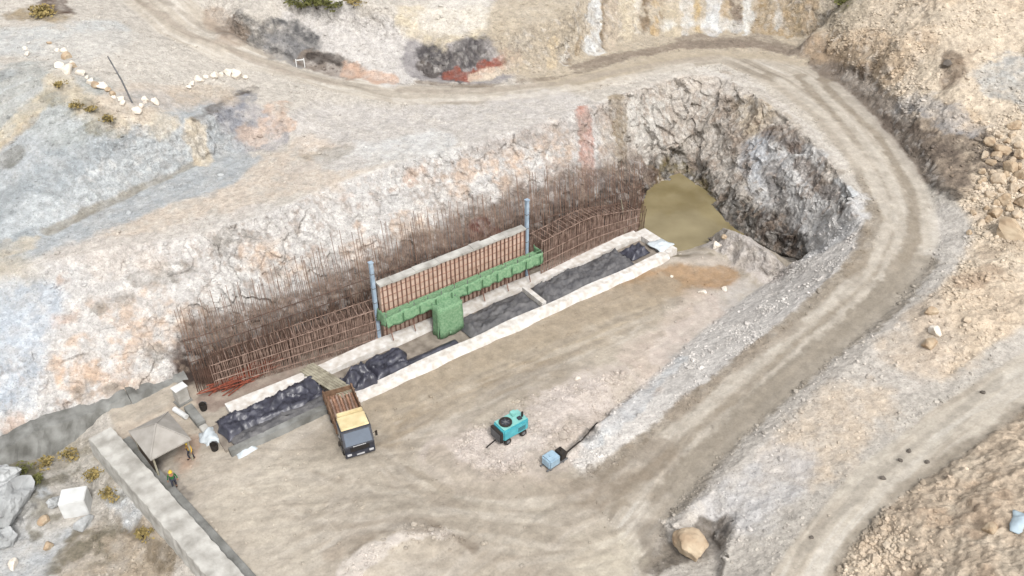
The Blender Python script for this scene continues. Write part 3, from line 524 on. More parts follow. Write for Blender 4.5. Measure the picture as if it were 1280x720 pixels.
# ------------------------------------------------------------------ object helpers
class MB:
    def __init__(s): s.v = []; s.f = []
    def add(s, v, f): n = len(s.v); s.v += [tuple(x) for x in v]; s.f += [tuple(n+i for i in q) for q in f]; return s
    def box(s, lo, hi, M=None, taper=0):
        x0, y0, z0 = lo; x1, y1, z1 = hi; t = taper
        v = [Vector(p) for p in ((x0, y0, z0), (x1, y0, z0), (x1, y1, z0), (x0, y1, z0), (x0+t, y0+t, z1), (x1-t, y0+t, z1), (x1-t, y1-t, z1), (x0+t, y1-t, z1))]
        if M: v = [M @ p for p in v]
        return s.add(v, [(3, 2, 1, 0), (4, 5, 6, 7), (0, 1, 5, 4), (1, 2, 6, 5), (2, 3, 7, 6), (3, 0, 4, 7)])
    def bar(s, a, b, w, h=None):
        a, b = Vector(a), Vector(b); d = (b-a).normalized(); up = Vector((0, 0, 1)) if abs(d.z) < .95 else Vector((1, 0, 0)); x = d.cross(up).normalized()*w/2; y = d.cross(x).normalized()*(h or w)/2
        return s.add([a-x-y, a+x-y, a+x+y, a-x+y, b-x-y, b+x-y, b+x+y, b-x+y], [(3, 2, 1, 0), (4, 5, 6, 7), (0, 1, 5, 4), (1, 2, 6, 5), (2, 3, 7, 6), (3, 0, 4, 7)])
    def tube(s, P_, r, n=8):
        P_ = [Vector(p) for p in P_]; v = []; f = []
        for i, p in enumerate(P_):
            d = (P_[min(i+1, len(P_)-1)]-P_[max(i-1, 0)]).normalized(); up = Vector((0, 0, 1)) if abs(d.z) < .9 else Vector((1, 0, 0)); x = d.cross(up).normalized(); y = d.cross(x)
            rr = r[i] if isinstance(r, (list, tuple)) else r
            v += [p+(x*math.cos(2*math.pi*k/n)+y*math.sin(2*math.pi*k/n))*rr for k in range(n)]
        for i in range(len(P_)-1):
            f += [(i*n+k, i*n+(k+1) % n, (i+1)*n+(k+1) % n, (i+1)*n+k) for k in range(n)]
        f += [tuple(range(n))[::-1], tuple((len(P_)-1)*n+k for k in range(n))]
        return s.add(v, f)
    def cyl(s, a, b, r, n=20): return s.tube([a, b], r, n)
    def build(s, name, m, parent=None, bevel=0, smooth_=False):
        me = bpy.data.meshes.new(name); me.from_pydata(s.v, [], s.f); me.update()
        if bevel or True:
            bm = bmesh.new(); bm.from_mesh(me); bmesh.ops.recalc_face_normals(bm, faces=bm.faces)
            if bevel: bmesh.ops.bevel(bm, geom=list(bm.edges), offset=bevel, segments=2, affect='EDGES', clamp_overlap=True)
            bm.to_mesh(me); bm.free()
        if smooth_: me.polygons.foreach_set('use_smooth', [True]*len(me.polygons))
        me.materials.append(m); o = bpy.data.objects.new(name, me); COL.objects.link(o)
        if parent: o.parent = parent
        return o
def tag(o, label, cat, group=None, kind=None):
    o['label'] = label; o['category'] = cat
    if group: o['group'] = group
    if kind: o['kind'] = kind
    return o
def thing(name, loc, rz, label, cat, group=None):
    o = bpy.data.objects.new(name, None); COL.objects.link(o); o.location = loc; o.rotation_euler = (0, 0, rz); o.empty_display_size = .3
    return tag(o, label, cat, group)
def copy_tree(o, parent=None):
    c = o.copy(); COL.objects.link(c); c.parent = parent
    for ch in o.children: copy_tree(ch, c)
    return c
def frame(o):  # place an Empty in the trench frame
    o.location = TO; o.rotation_euler = (0, 0, TANG); return o

# ------------------------------------------------------------------ shared materials
M = dict(
 conc=mat('pale_concrete', (228, 225, 221), .9, .06, 1.8, bump=.6, bscale=7, stain=(198, 189, 178), k=.66), concd=mat('grey_concrete', (150, 150, 146), .92, .14, .9, bump=.6, bscale=6, stain=(112, 111, 106)), concw=mat('weathered_concrete', (206, 203, 196), .92, .1, 1.0, bump=.4, bscale=6, stain=(166, 162, 154)),
 silt=mat('silty_slab', (158, 148, 136), .95, .15, 1.2, bump=.4, stain=(118, 108, 98)), netd=mat('dark_net', (88, 130, 92), .9, .1, 4), rod=mat('dusty_rod', (148, 122, 106), .85, .2, 2, stain=(112, 88, 74)), white=mat('white_block', (232, 233, 232), .8, .05, 1.2, stain=(212, 212, 209), k=.66), tarp=mat('black_tarp', (66, 66, 78), .42, .3, 1.5, bump=.15, bscale=5, stain=(46, 46, 56), spec=.6), tarpg=mat('grey_tarp', (108, 106, 106), .6, .2, 1.5, bump=.3, bscale=8, stain=(84, 83, 86)),
 bar=mat('rusty_rod', (108, 84, 72), .8, .2, 2, stain=(76, 56, 46)), barl=mat('muddy_rod', (166, 142, 128), .85, .2, 2, stain=(122, 98, 86)), rust=mat('red_rust', (156, 84, 62), .85, .2, 3, stain=(112, 60, 48)),
 board=mat('form_board', (226, 200, 182), .8, .1, 1.5, stain=(204, 172, 152)), soldier=mat('form_rib', (150, 116, 102), .8, .15, 2), waler=mat('form_rail', (194, 156, 138), .8, .15, 2),
 net=mat('green_net', (138, 170, 134), .9, .12, 5, bump=.6, bscale=14, stain=(106, 148, 110)), post=mat('blue_grey_steel', (178, 196, 212), .5, .08, 2, stain=(150, 168, 186)), wood=mat('grey_planks', (176, 170, 150), .9, .15, 2, stain=(140, 132, 114)),
 cream=mat('cream_paint', (236, 220, 176), .5, .06, 1.5, stain=(216, 196, 150)), dark=mat('dark_paint', (58, 60, 70), .45, .2, 3, spec=.5), glass=mat('dark_glass', (86, 98, 114), .15, .1, 1, spec=.8), black=mat('black_rubber', (44, 42, 42), .85, .2, 4, stain=(62, 54, 46)),  # glass: blue grey lightened to stand in for the windscreen's reflection
 steel=mat('grey_steel', (120, 120, 122), .5, .15, 3), bed=mat('rusty_bed', (178, 140, 116), .8, .15, 2.5, stain=(136, 98, 80)), bedside=mat('brown_bed_side', (140, 112, 90), .8, .15, 2, stain=(104, 80, 62)), chrome=mat('pale_metal', (210, 210, 212), .4, .05, 3),
 teal=mat('teal_paint', (92, 192, 202), .45, .06, 2, stain=(74, 168, 182), spec=.5), tealp=mat('pale_teal_paint', (146, 210, 202), .5, .08, 2), blue=mat('pale_blue_plastic', (168, 194, 212), .5, .1, 3), roof=mat('grey_roof', (178, 173, 166), .9, .06, 1.2, bump=.15, stain=(160, 154, 146)),
 interior=mat('dark_timber', (82, 68, 56), .9, .2, 2), yellow=mat('yellow_cloth', (224, 180, 70), .8, .1, 6), helmet=mat('yellow_plastic', (236, 200, 60), .4, .05, 3), green=mat('green_cloth', (52, 110, 62), .85, .15, 6), trouser=mat('dark_trousers', (62, 64, 76), .9, .15, 6), skin=mat('skin', (178, 128, 100), .6, .05, 5),
 rockc=mat('cream_rock', (210, 192, 166), .95, .1, 1.5, bump=.6, bscale=5, stain=(176, 150, 122)), rockg=mat('grey_rock', (206, 208, 208), .95, .1, 1.2, bump=.6, bscale=5, stain=(150, 151, 150)), rockd=mat('dark_rock', (120, 112, 104), .95, .12, 2, bump=.5), rockw=mat('white_rock', (238, 230, 218), .95, .08, 1.5, bump=.5, stain=(214, 202, 186), k=.75),
 rockp=mat('pale_rock', (224, 208, 186), .95, .1, 1.5, bump=.6, bscale=5, stain=(190, 168, 142)), leaf=mat('shrub_leaf', (118, 118, 66), .9, .25, 1.2, stain=(84, 86, 46)), dry=mat('dry_grass', (170, 150, 98), .95, .2, 1.5, stain=(132, 118, 72)), wsheet=mat('white_sheet', (216, 224, 228), .5, .08, 2, bump=.3), bsheet=mat('pale_blue_sheet', (196, 214, 224), .5, .08, 2, bump=.3))

# ------------------------------------------------------------------ pond
bm = MB(); ring = [P(*p, -.55) for p in ((796, 300), (800, 262), (806, 230), (850, 216), (900, 250), (935, 300), (925, 320), (880, 322), (828, 320))]
bm.add(ring, [tuple(range(len(ring)))]); pm, pt, pb = nt('murky_water'); pb.inputs['Base Color'].default_value = (*lin((146, 134, 98)), 1); pb.inputs['Roughness'].default_value = .1; pb.inputs['Specular IOR Level'].default_value = .35
tn = pt.nodes.new('ShaderNodeTexNoise'); tn.inputs['Scale'].default_value = .22; tn.inputs['Detail'].default_value = 5; tcx = pt.nodes.new('ShaderNodeTexCoord'); pt.links.new(tcx.outputs['Object'], tn.inputs['Vector'])
rr_ = pt.nodes.new('ShaderNodeValToRGB'); rr_.color_ramp.elements[0].position = .35; rr_.color_ramp.elements[1].position = .7; rr_.color_ramp.elements[0].color = (*lin((132, 119, 86)), 1); rr_.color_ramp.elements[1].color = (*lin((162, 149, 114)), 1)
pt.links.new(tn.outputs['Fac'], rr_.inputs['Fac']); pt.links.new(rr_.outputs['Color'], pb.inputs['Base Color'])
tn2 = pt.nodes.new('ShaderNodeTexNoise'); tn2.inputs['Scale'].default_value = 3; pt.links.new(tcx.outputs['Object'], tn2.inputs['Vector']); bp_ = pt.nodes.new('ShaderNodeBump'); bp_.inputs['Strength'].default_value = .1; pt.links.new(tn2.outputs['Fac'], bp_.inputs['Height']); pt.links.new(bp_.outputs['Normal'], pb.inputs['Normal'])
o = bm.build('pond', pm); o['kind'] = 'structure'

# ------------------------------------------------------------------ concrete footing
def rough_strip(s0, s1, t0, t1, h, h2=None, n=60, seed=0, slope=0, jag=.12):
    """long cast strip with slightly uneven edges; h2 = height of its back edge"""
    h2 = h if h2 is None else h2; m = MB(); v = []
    rg = np.random.default_rng(seed)
    for i in range(n+1):
        s = s0+(s1-s0)*i/n; a, b, c = [jag*w_ for w_ in (1.4*math.sin(i*.31+seed)*math.sin(i*.13+1)+rg.uniform(-.1, .1), math.sin(i*.23+seed*2)+rg.uniform(-.1, .1), .5*math.sin(i*.4+seed)+rg.uniform(-.1, .1))]
        v += [(s, t0+a-slope, -.25), (s, t0+a*.6, h+c*.3), (s, t1+b, h2+c*.3), (s, t1+b, -.25)]
    f = []
    for i in range(n):
        for k in range(4): f.append((i*4+k, i*4+(k+1) % 4, (i+1)*4+(k+1) % 4, (i+1)*4+k))
    f += [(3, 2, 1, 0), tuple(n*4+k for k in range(4))]
    return m.add(v, f)
ft = frame(thing('concrete_footing', (0, 0, 0), 0, 'long pale concrete strip footing carrying the black sheets, between rods and pit floor', 'foundation'))
rough_strip(9.2, 45.2, -.5, .2, .56, .6, 110, 1, .5, .08).build('front_kerb', M['conc'], ft, smooth_=False)
rough_strip(-.8, 9.1, -.35, .2, .55, .55, 24, 2, .1, .05).build('front_beam', M['concd'], ft)
rough_strip(-1, 45.0, .36, 3.5, .16, .2, 60, 3, 0, .02).build('slab', M['silt'], ft)
rough_strip(.8, 45.2, 3.55, 4.75, .62, .7, 90, 4, .1, .1).build('back_kerb', M['conc'], ft)
rough_strip(45.25, 46.6, -.3, 4.6, .6, .6, 5, 5, .1, .1).build('end_block', M['conc'], ft)
MB().box((29.75, .4, .17), (30.25, 3.5, .7)).build('cross_kerb', M['conc'], ft)

def fold(name, s0, s1, t0, t1, h, m, label, cat='tarpaulin', grp=None, lump=.5, seed=1, base=.27, rag=.3, yaw=0, loc=None, fq=1.1):
    """crumpled sheet lying over lumps: closed mesh, folds run in all directions"""
    nx, ny = max(8, int((s1-s0)/.14)), max(6, int((t1-t0)/.14))
    X, Y = np.meshgrid(np.linspace(0, 1, nx+1), np.linspace(0, 1, ny+1), indexing='ij'); x = X.ravel(); y = Y.ravel()
    q = np.stack([x*(s1-s0)*.55, y*(t1-t0), np.full(len(x), seed*7.7)], 1)
    ed = np.minimum.reduce([x*(s1-s0), (1-x)*(s1-s0), y*(t1-t0), (1-y)*(t1-t0)])
    prof = sst(0, .5, ed)
    z = base+.03+h*prof*(.45+lump*1.2*fbm(q*.8*fq, 3)+.8*np.abs(fbm(q*1.7*fq+4, 4, .65, True)))
    z = np.maximum(z, base+.02+.12*prof*(1+fbm(q*2.2+8, 2)))
    # ragged outline
    px = s0+x*(s1-s0)+rag*fbm(q*.9+11, 3)*1.6; py = t0+q[:, 1]+rag*fbm(q*.9+27, 3)*1.6
    n = len(x); m_ = MB(); v = [(a, b, c) for a, b, c in zip(px, py, z)]+[(a, b, base-.02) for a, b in zip(px, py)]
    id_ = lambda i, j: i*(ny+1)+j; f = []
    for i in range(nx):
        for j in range(ny): f += [(id_(i, j), id_(i+1, j), id_(i+1, j+1), id_(i, j+1)), tuple(n+k for k in (id_(i, j+1), id_(i+1, j+1), id_(i+1, j), id_(i, j)))]
    rim = [id_(i, 0) for i in range(nx)]+[id_(nx, j) for j in range(ny)]+[id_(i, ny) for i in range(nx, 0, -1)]+[id_(0, j) for j in range(ny, 0, -1)]
    for a, b in zip(rim, rim[1:]+rim[:1]): f.append((a, n+a, n+b, b))
    m_.add(v, f); o = m_.build(name, m, smooth_=True)
    if loc is None: frame(o)
    else: o.location = loc; o.rotation_euler = (0, 0, yaw)
    return tag(o, label, cat, grp)
gt = 'black sheets over the footing'
fold('tarpaulin', -.6, 8.1, 1.0, 3.7, .75, M['tarp'], 'crumpled black tarpaulin heaped along the footing, left of the parked truck', grp=gt, seed=1)
fold('tarpaulin', -.4, 7.9, -.1, 1.6, .4, M['tarpg'], 'greyish dusty sheet along the front beam, in front of the crumpled black tarpaulin', grp=gt, seed=2)
fold('tarpaulin', 9.4, 12.4, -.1, 2.5, 1.15, M['tarp'], 'high black tarpaulin heap on the footing just behind the truck bed', grp=gt, seed=3)
fold('tarpaulin', 12.2, 15.8, .2, 3.1, .7, M['tarp'], 'low black sheet between the truck and the green netted tower', grp=gt, seed=4)
fold('tarpaulin', 15.5, 20.6, .35, 1.15, .3, M['tarp'], 'narrow black strip of sheet in front of the green netted tower', grp=gt, seed=5, rag=.15)
fold('tarpaulin', 21.7, 29.6, .25, 3.4, .6, M['tarpg'], 'smooth dark grey cover right beside the green tower, below the form wall', grp=gt, seed=6, lump=.5, rag=.18, fq=.9)
fold('tarpaulin', 30.4, 41.5, .25, 3.4, .7, M['tarpg'], 'longest dark grey cover at the pond half of the footing', grp=gt, seed=7, lump=.6, rag=.22, fq=1)
fold('tarpaulin', 41.7, 44.4, 1.0, 3.1, .6, M['tarp'], 'small crumpled black sheet at the pond end of the footing', grp=gt, seed=8)
fold('plastic_sheet', -2.0, -.7, 1.6, 3.6, .5, M['wsheet'], 'white plastic sheet hanging at the left end of the footing near the hut', 'sheet', 'white plastic sheets', seed=9, base=.0)
fold('plastic_sheet', -.6, 1.0, -.75, .15, .35, M['wsheet'], 'white plastic bundle at the front left corner of the footing', 'sheet', 'white plastic sheets', seed=10, base=.0)
fold('plastic_sheet', 44.9, 46.8, .6, 2.2, .3, M['wsheet'], 'bluish white sheet on the end block of the footing beside the pond', 'sheet', 'white plastic sheets', seed=11, base=.6)

# ------------------------------------------------------------------ reinforcement
def rods(root, xs, y, zt, r, m, jit=.0, name='vertical_bar', z0=.1, lim=100, bend=.15, lean=0.0):
    n = 0; rest = MB()
    order = sorted(range(len(xs)), key=lambda i: -zt(xs[i]))
    keep = set(range(len(xs))) if len(xs) <= lim else set(np.linspace(0, len(xs)-1, lim).astype(int))
    for i, x in enumerate(xs):
        yy = y(x) if callable(y) else y; h = zt(x)
        p = [(x, yy, z0), (x+random.gauss(0, bend*.3), yy+random.gauss(0, bend*.3)+lean*h*h*.25, z0+h*.5), (x+random.gauss(0, bend), yy+random.gauss(0, bend)+lean*h*h, z0+h)]
        if i in keep: MB().tube(p, r*random.uniform(.85, 1.15), 5).build(name, m, root)
        else: rest.tube(p, r, 5)
    if rest.v: rest.build(name, m, root)['kind'] = 'stuff'
lab = ('tall rusty rod curtain against the left stretch of rock face, behind the low cage', 'tall rusty rod curtain in the middle, behind the green netted form wall', 'tall rusty rod curtain at the pond end of the rock face')
def ty(x): return 8.6-3.0*x/47
for i, (a, b) in enumerate(((-.3, 15.4), (15.5, 31.2), (31.3, 47.2))):
    t_ = frame(thing('rebar_curtain', (0, 0, 0), 0, lab[i], 'rebar', 'rod curtains along the rock face'))
    xs = [x+random.uniform(-.07, .07) for x in np.arange(a, b, .15)]
    rods(t_, xs, ty, lambda x: (8.2+2.0*min(1, max(0, x/12))-2.2*max(0, (x-36)/11))*random.uniform(.6, 1.0), (.024), M['rod'], lim=58, bend=.05, lean=.010)
    xs = [x+random.uniform(-.05, .05) for x in np.arange(a, b, .16)]
    rods(t_, xs, lambda x: ty(x)-.45, lambda x: 3.9*random.uniform(.6, 1.15), .036, M['bar'], lim=42, name='short_bar', bend=.05)
    for z in (.8, 1.9, 3.0, 4.1, 5.2): MB().tube([(x, ty(x)-.06, z+random.uniform(-.05, .05)) for x in np.linspace(a, b, 8)], .04, 5).build('tie_bar', M['bar'], t_)
def cage(A, B, hf, dep, n, label, m):
    A, B = Vector(A), Vector(B); L_ = (B-A).length
    t_ = thing('rebar_cage', A, math.atan2((B-A).y, (B-A).x), label, 'rebar cage', 'low rod cages beside the footing')
    h = lambda x: hf(x/L_)
    rods(t_, [L_*i/n+random.uniform(-.04, .04) for i in range(n+1)], 0, lambda x: h(x)*random.uniform(.86, 1.05), .034, m, lim=60, bend=.05)
    rods(t_, [L_*(i+.5)/n*1. for i in range(n)], dep, lambda x: h(x)*random.uniform(.86, 1.04), .034, m, lim=40, name='rear_bar', bend=.05)
    for fz in (.15, .4, .65, .97):
        for y in (-.05, dep+.05): MB().tube([(x, y, .1+fz*h(x)) for x in np.linspace(0, L_, 9)], .04, 5).build('tie_bar', m, t_)
    cr = MB()
    for x in np.linspace(.2, L_-.2, int(L_/.55)): cr.tube([(x, -.1, .1+.98*h(x)), (x, dep+.1, .1+.98*h(x))], .035, 4)
    cr.build('cross_tie', m, t_); return t_
cage(P(272, 490), P(478, 428), lambda k: 2.9+.9*k, 1.5, 118, 'long low cage of muddy rods left of the form wall, above the parked truck', M['barl'])
cage(P(676, 349), P(797, 290), lambda k: (4.4+.8*k if k < .45 else 4.8-3.6*(k-.45)), 1.7, 108, 'round topped cage of muddy rods right of the form wall, near the pond', M['barl'])
hp = [(286, 478), (305, 470), (322, 462), (300, 486), (340, 462)]
for i, (u, v) in enumerate(hp[:3]):
    p = P(u, v+6); m_ = MB()
    for k in range(16):
        a = random.uniform(-.35, .35)+TANG; l = random.uniform(1.2, 2.2); c = Vector((random.gauss(0, .25), random.gauss(0, .3), random.uniform(.1, .9))); dd = Vector((math.cos(a), math.sin(a), random.uniform(-.15, .25)))*l
        m_.tube([c-dd, c, c+dd], .05, 5)
    o = m_.build('rebar_bundle', M['rust']); o.location = p
    tag(o, ('red rusty bundle of rods at the outer left end of the low cage', 'middle red rusty bundle of rods leaning in the low cage', 'red rusty bundle of rods farthest into the low cage')[i], 'rod bundle', 'red rod bundles')

# ------------------------------------------------------------------ form wall
fw = frame(thing('formwork_wall', (0, 0, 0), 0, 'tall ribbed form wall with pale top slab, held between two blue posts', 'formwork'))
MB().box((15.6, 4.95, .1), (31.0, 5.4, 6.0)).build('board_panel', M['board'], fw)
m_ = MB(); sx = np.linspace(15.5, 31.1, 14)
for a, b in zip(sx, sx[1:]): m_.box((a+.01, 4.7+random.uniform(-.05, .05), 6.02), (b-.01, 5.5+random.uniform(-.05, .05), 6.24+random.uniform(-.04, .04)))
m_.build('top_slab', M['concw'], fw)
for x in np.arange(15.8, 31, .46): MB().box((x-.035, 4.76, .1), (x+.035, 4.9, 5.98)).build('rib', M['soldier'], fw)
for z in (.5, 1.2, 1.9, 2.6, 3.3, 4.0, 4.7, 5.4): MB().box((15.6, 4.9, z-.045), (31.0, 4.945, z+.045)).build('rail', M['waler'], fw)
m_ = MB()
for x in (15.75, 18, 22.8, 25.5, 28.2, 30.8): m_.bar((x, 4.7, 3.9), (x, 3.6, .85), .08)
m_.build('brace', M['soldier'], fw)
# netted walkway
wk = frame(thing('scaffold_walkway', (0, 0, 0), 0, 'long green netted scaffold walkway running along the form wall', 'scaffold'))
MB().box((15.0, 3.25, 3.3), (31.9, 4.66, 3.38)).build('deck', M['net'], wk)
def netgrid(pa, pb, z0, z1, n, out, seed, sag=.12):
    """hung net between two plan points: wavy, 3 cm thick"""
    pa, pb = Vector((*pa, 0)), Vector((*pb, 0)); d_ = (pb-pa); nn = Vector((d_.y, -d_.x, 0)).normalized(); m_ = MB(); v = []; rg = random.Random(seed); nz = 5
    for i in range(n+1):
        ph = rg.uniform(-1, 1)
        for j in range(nz+1):
            k = j/nz; p = pa+d_*i/n+nn*(sag*math.sin(i*1.9+seed)*(1-k)+out*(1-k)+rg.uniform(-.04, .04)); z = z0+(z1-z0)*k+(.1*ph if j == nz else (.05*rg.uniform(-1, 1) if j == 0 else 0)); v.append((p.x, p.y, z))
    b_ = len(v); v += [(x-nn.x*.03, y-nn.y*.03, z) for x, y, z in v]; w_ = nz+1; f = []
    for i in range(n):
        for j in range(nz):
            a = i*w_+j; f += [(a, a+w_, a+w_+1, a+1), (b_+a+1, b_+a+w_+1, b_+a+w_, b_+a)]
    for i in range(n):
        for j in (0, nz): a = i*w_+j; f.append((a, a+w_, b_+a+w_, b_+a))
    for j in range(nz):
        for i in (0, n): a = i*w_+j; f.append((a, a+1, b_+a+1, b_+a))
    return m_.add(v, f)
netgrid((15.0, 3.2), (31.9, 3.2), 2.95, 4.0, 48, .22, 1, .09).build('front_net', M['net'], wk, smooth_=True)
netgrid((15.0, 4.6), (15.0, 3.2), 2.95, 4.1, 5, .1, 2).build('end_net', M['net'], wk, smooth_=True)
netgrid((31.9, 3.2), (31.9, 4.6), 2.95, 4.1, 5, .1, 3).build('end_net', M['net'], wk, smooth_=True)
for x in np.linspace(15.1, 31.8, 13): MB().cyl((x, 3.28, 3.1), (x, 3.28, 4.35), .035, 6).build('post', M['steel'], wk)
for x in np.arange(16.6, 31.5, 1.65): MB().box((x-.05, 2.9, 3.05), (x+.05, 2.95, 3.95)).build('seam', M['netd'], wk)
MB().tube([(15.05, 3.28, 4.28), (31.85, 3.28, 4.28)], .03, 6).build('guard_rail', M['net'], wk)
# stair tower
tw = frame(thing('stair_tower', (0, 0, 0), 0, 'square green netted stair tower standing on the footing in front of the walkway', 'scaffold tower'))
x0, x1, y0, y1 = 19.5, 22.0, 2.0, 3.1
netgrid((x0, y0), (x1, y0), .25, 3.55, 8, .12, 5, .06).build('front_net', M['net'], tw, smooth_=True)
netgrid((x0, y1), (x0, y0), .25, 3.55, 5, .05, 6, .05).build('side_net', M['net'], tw, smooth_=True)
netgrid((x1, y0), (x1, y1), .25, 3.55, 5, .05, 7, .05).build('side_net', M['net'], tw, smooth_=True)
MB().box((x0+.03, y0+.03, 3.3), (x1-.03, y1+.1, 3.36)).build('top_deck', M['net'], tw)
for x in (x0+.08, x1-.08):
    for y in (y0+.08, y1-.05): MB().cyl((x, y, .18), (x, y, 3.5), .04, 6).build('post', M['steel'], tw)
m_ = MB()
for k in range(7): m_.box((x0+.2+k*.22, y0+.35, .3+k*.33), (x0+.5+k*.22, y0+1.05, .35+k*.33))
m_.build('stair', M['steel'], tw)
for x, h, l in ((15.05, 8.6, 'pale blue steel post at the left end of the form wall'), (31.35, 9.0, 'pale blue steel post at the right end of the form wall')):
    q = thing('steel_post', S(x, 5.0, .5), TANG, l, 'post', 'pale blue posts at the form wall')
    MB().box((-.16, -.16, 0), (.16, .16, h-.5)).build('shaft', M['post'], q, bevel=.03)
    MB().box((-.32, -.32, -.3), (.32, .32, -.01)).build('base_plate', M['post'], q); MB().box((-.2, -.2, h-.49), (.2, .2, h-.42)).build('cap', M['post'], q)
    for z in np.arange(1, h-1, 1.5): MB().box((-.19, -.19, z), (.19, .19, z+.06)).build('collar', M['steel'], q)
# pole leaning on the pond end, thin pole on the upper left bench
o = MB().tube([(0, 0, 0), (-.25, .1, 2.4), (-.7, .3, 4.6)], [.07, .06, .05], 8).build('leaning_pole', M['wood']); o.location = S(44.2, 4.9, 0); tag(o, 'thin pale pole leaning at the pond end of the footing', 'pole')
p = G(166, 129); o = MB().tube([(0, 0, -.2), (-.5, .1, 2.2), (-1.25, .2, 4.6)], [.09, .08, .06], 8).build('leaning_pole', M['steel']); o.location = p; tag(o, 'thin dark pole leaning among white stones on the upper left bench', 'pole')
q = thing('barrier_frame', G(376, 84), .3, 'small white barrier frame beside the upper track, below the dark outcrop', 'barrier')
for x in (-.45, .45): MB().box((x-.05, -.05, -.1), (x+.05, .05, 1.0)).build('post', M['white'], q)
MB().box((-.39, -.03, .8), (.39, .03, .92)).build('rail', M['white'], q)
# plank walkway over the trench
A, B = S(8.1, 4.6, .74), S(9.2, -.45, 1.15); q = thing('plank_walkway', A, math.atan2((B-A).y, (B-A).x), 'grey plank walkway crossing the footing to the rear of the truck', 'walkway')
l_ = (B-A).length; dz = (B-A).z
for k in range(6): m_ = MB(); y = -.66+k*.24; m_.add([(-.4+random.uniform(-.3, .1), y, .0), (l_+random.uniform(-.1, .2), y, dz), (l_, y+.21, dz), (-.4, y+.21, 0), (-.4, y, .06), (l_, y, dz+.06), (l_, y+.21, dz+.06), (-.4, y+.21, .06)], [(3, 2, 1, 0), (4, 5, 6, 7), (0, 1, 5, 4), (1, 2, 6, 5), (2, 3, 7, 6), (3, 0, 4, 7)]); m_.build('plank', M['wood'], q)
m_ = MB()
for x in (.3, 2.2, 4.0): m_.box((x, -.75, -.09+dz*x/l_), (x+.12, .85, -.012+dz*x/l_))
m_.build('bearer', M['wood'], q)

# ------------------------------------------------------------------ truck
hd = Vector((.40, -.917)); pf = P(452, 574); LT = 7.2
tk = thing('dump_truck', pf-Vector((hd.x, hd.y, 0))*3.6, math.atan2(hd.y, hd.x), 'dark fronted dump truck with cream cab roof and rusty open bed', 'truck')
tk.location.z = .02
MB().box((-3.0, -.45, .62), (3.2, .45, .88)).build('chassis', M['black'], tk)
def wheel(x, y, wdt=.3, r=.5):
    w_ = MB().cyl((x, y-wdt/2, r), (x, y+wdt/2, r), r, 24).build('wheel', M['black'], tk, bevel=.03)
    MB().cyl((x, y-wdt/2-.012, r), (x, y+wdt/2+.012, r), r*.52, 16).build('rim', M['steel'], w_)
for x, wd in ((2.5, .3), (-1.3, .5), (-2.35, .5)):
    for s in (-1, 1): wheel(x, s*(1.18-wd/2), wd)
# cab: body with raked windscreen
def prism_x(prof, y0, y1): n = len(prof); return MB().add([(x, y0, z) for x, z in prof]+[(x, y1, z) for x, z in prof], [tuple(range(n))[::-1], tuple(range(n, 2*n))]+[(i, (i+1) % n, n+(i+1) % n, n+i) for i in range(n)])
cab = prism_x([(1.5, .75), (3.55, .75), (3.6, 1.55), (2.95, 2.62), (1.5, 2.62)], -1.16, 1.16).build('cab', M['dark'], tk, bevel=.05)
MB().box((1.38, -1.1, 2.63), (2.86, 1.1, 2.78), taper=.06).build('roof', M['cream'], cab, bevel=.03)
MB().box((1.1, -1.0, 2.5), (1.36, 1.0, 2.95)).build('wind_deflector', M['cream'], cab, bevel=.04)
gl = MB(); zz = lambda z: 3.6-(z-1.55)*.65/1.07
gl.add([(zz(1.62)+.012, -1.02, 1.62), (zz(1.62)+.012, 1.02, 1.62), (zz(2.5)+.012, .98, 2.5), (zz(2.5)+.012, -.98, 2.5), (zz(1.62)-.02, -1.02, 1.62), (zz(1.62)-.02, 1.02, 1.62), (zz(2.5)-.02, .98, 2.5), (zz(2.5)-.02, -.98, 2.5)], [(0, 1, 2, 3), (7, 6, 5, 4), (0, 4, 5, 1), (1, 5, 6, 2), (2, 6, 7, 3), (3, 7, 4, 0)]).build('windscreen', M['glass'], cab)
for s in (-1, 1):
    dr = MB().box((1.75, s*1.165-.012, .9), (2.9, s*1.165+.012, 2.5)).build('door', M['dark'], cab); MB().box((1.85, s*1.18-.008, 1.65), (2.8, s*1.18+.008, 2.4)).build('window', M['glass'], dr); MB().box((2.0, s*1.19-.02, 1.45), (2.2, s*1.19+.02, 1.5)).build('handle', M['chrome'], dr)
    mi = MB().box((3.3, s*1.42-.09, 1.75), (3.4, s*1.42+.09, 2.25)).build('mirror', M['black'], tk, bevel=.02); MB().tube([(3.35, s*1.16, 2.1), (3.35, s*1.36, 2.15)], .025, 6).build('arm', M['black'], mi)
    MB().box((3.62, s*.85-.17, .72), (3.7, s*.85+.17, .92)).build('headlight', M['chrome'], tk, bevel=.02)
    MB().box((2.0, s*1.05-.16, 1.03), (3.02, s*1.05+.16, 1.07)).build('mudguard', M['black'], tk)
MB().box((3.5, -1.15, .5), (3.66, 1.15, .98)).build('bumper', M['dark'], tk, bevel=.03)
m_ = MB()
for k in range(4): m_.box((3.6, -.75, 1.04+k*.12), (3.63, .75, 1.1+k*.12))
m_.build('grille', M['black'], tk)
MB().box((3.665, -.3, .62), (3.68, .3, .76)).build('number_plate', M['chrome'], tk); MB().box((3.605, -.5, 1.5), (3.63, .5, 1.56)).build('badge_strip', M['chrome'], tk)
bd = MB().box((-3.05, -1.1, .98), (1.25, 1.1, 1.08)).build('bed', M['bed'], tk)
m_ = MB()
for k in range(9): m_.box((-2.95, -1.0+k*.23, 1.083), (1.1, -.88+k*.23, 1.16))
m_.build('floor_rib', M['bedside'], bd)
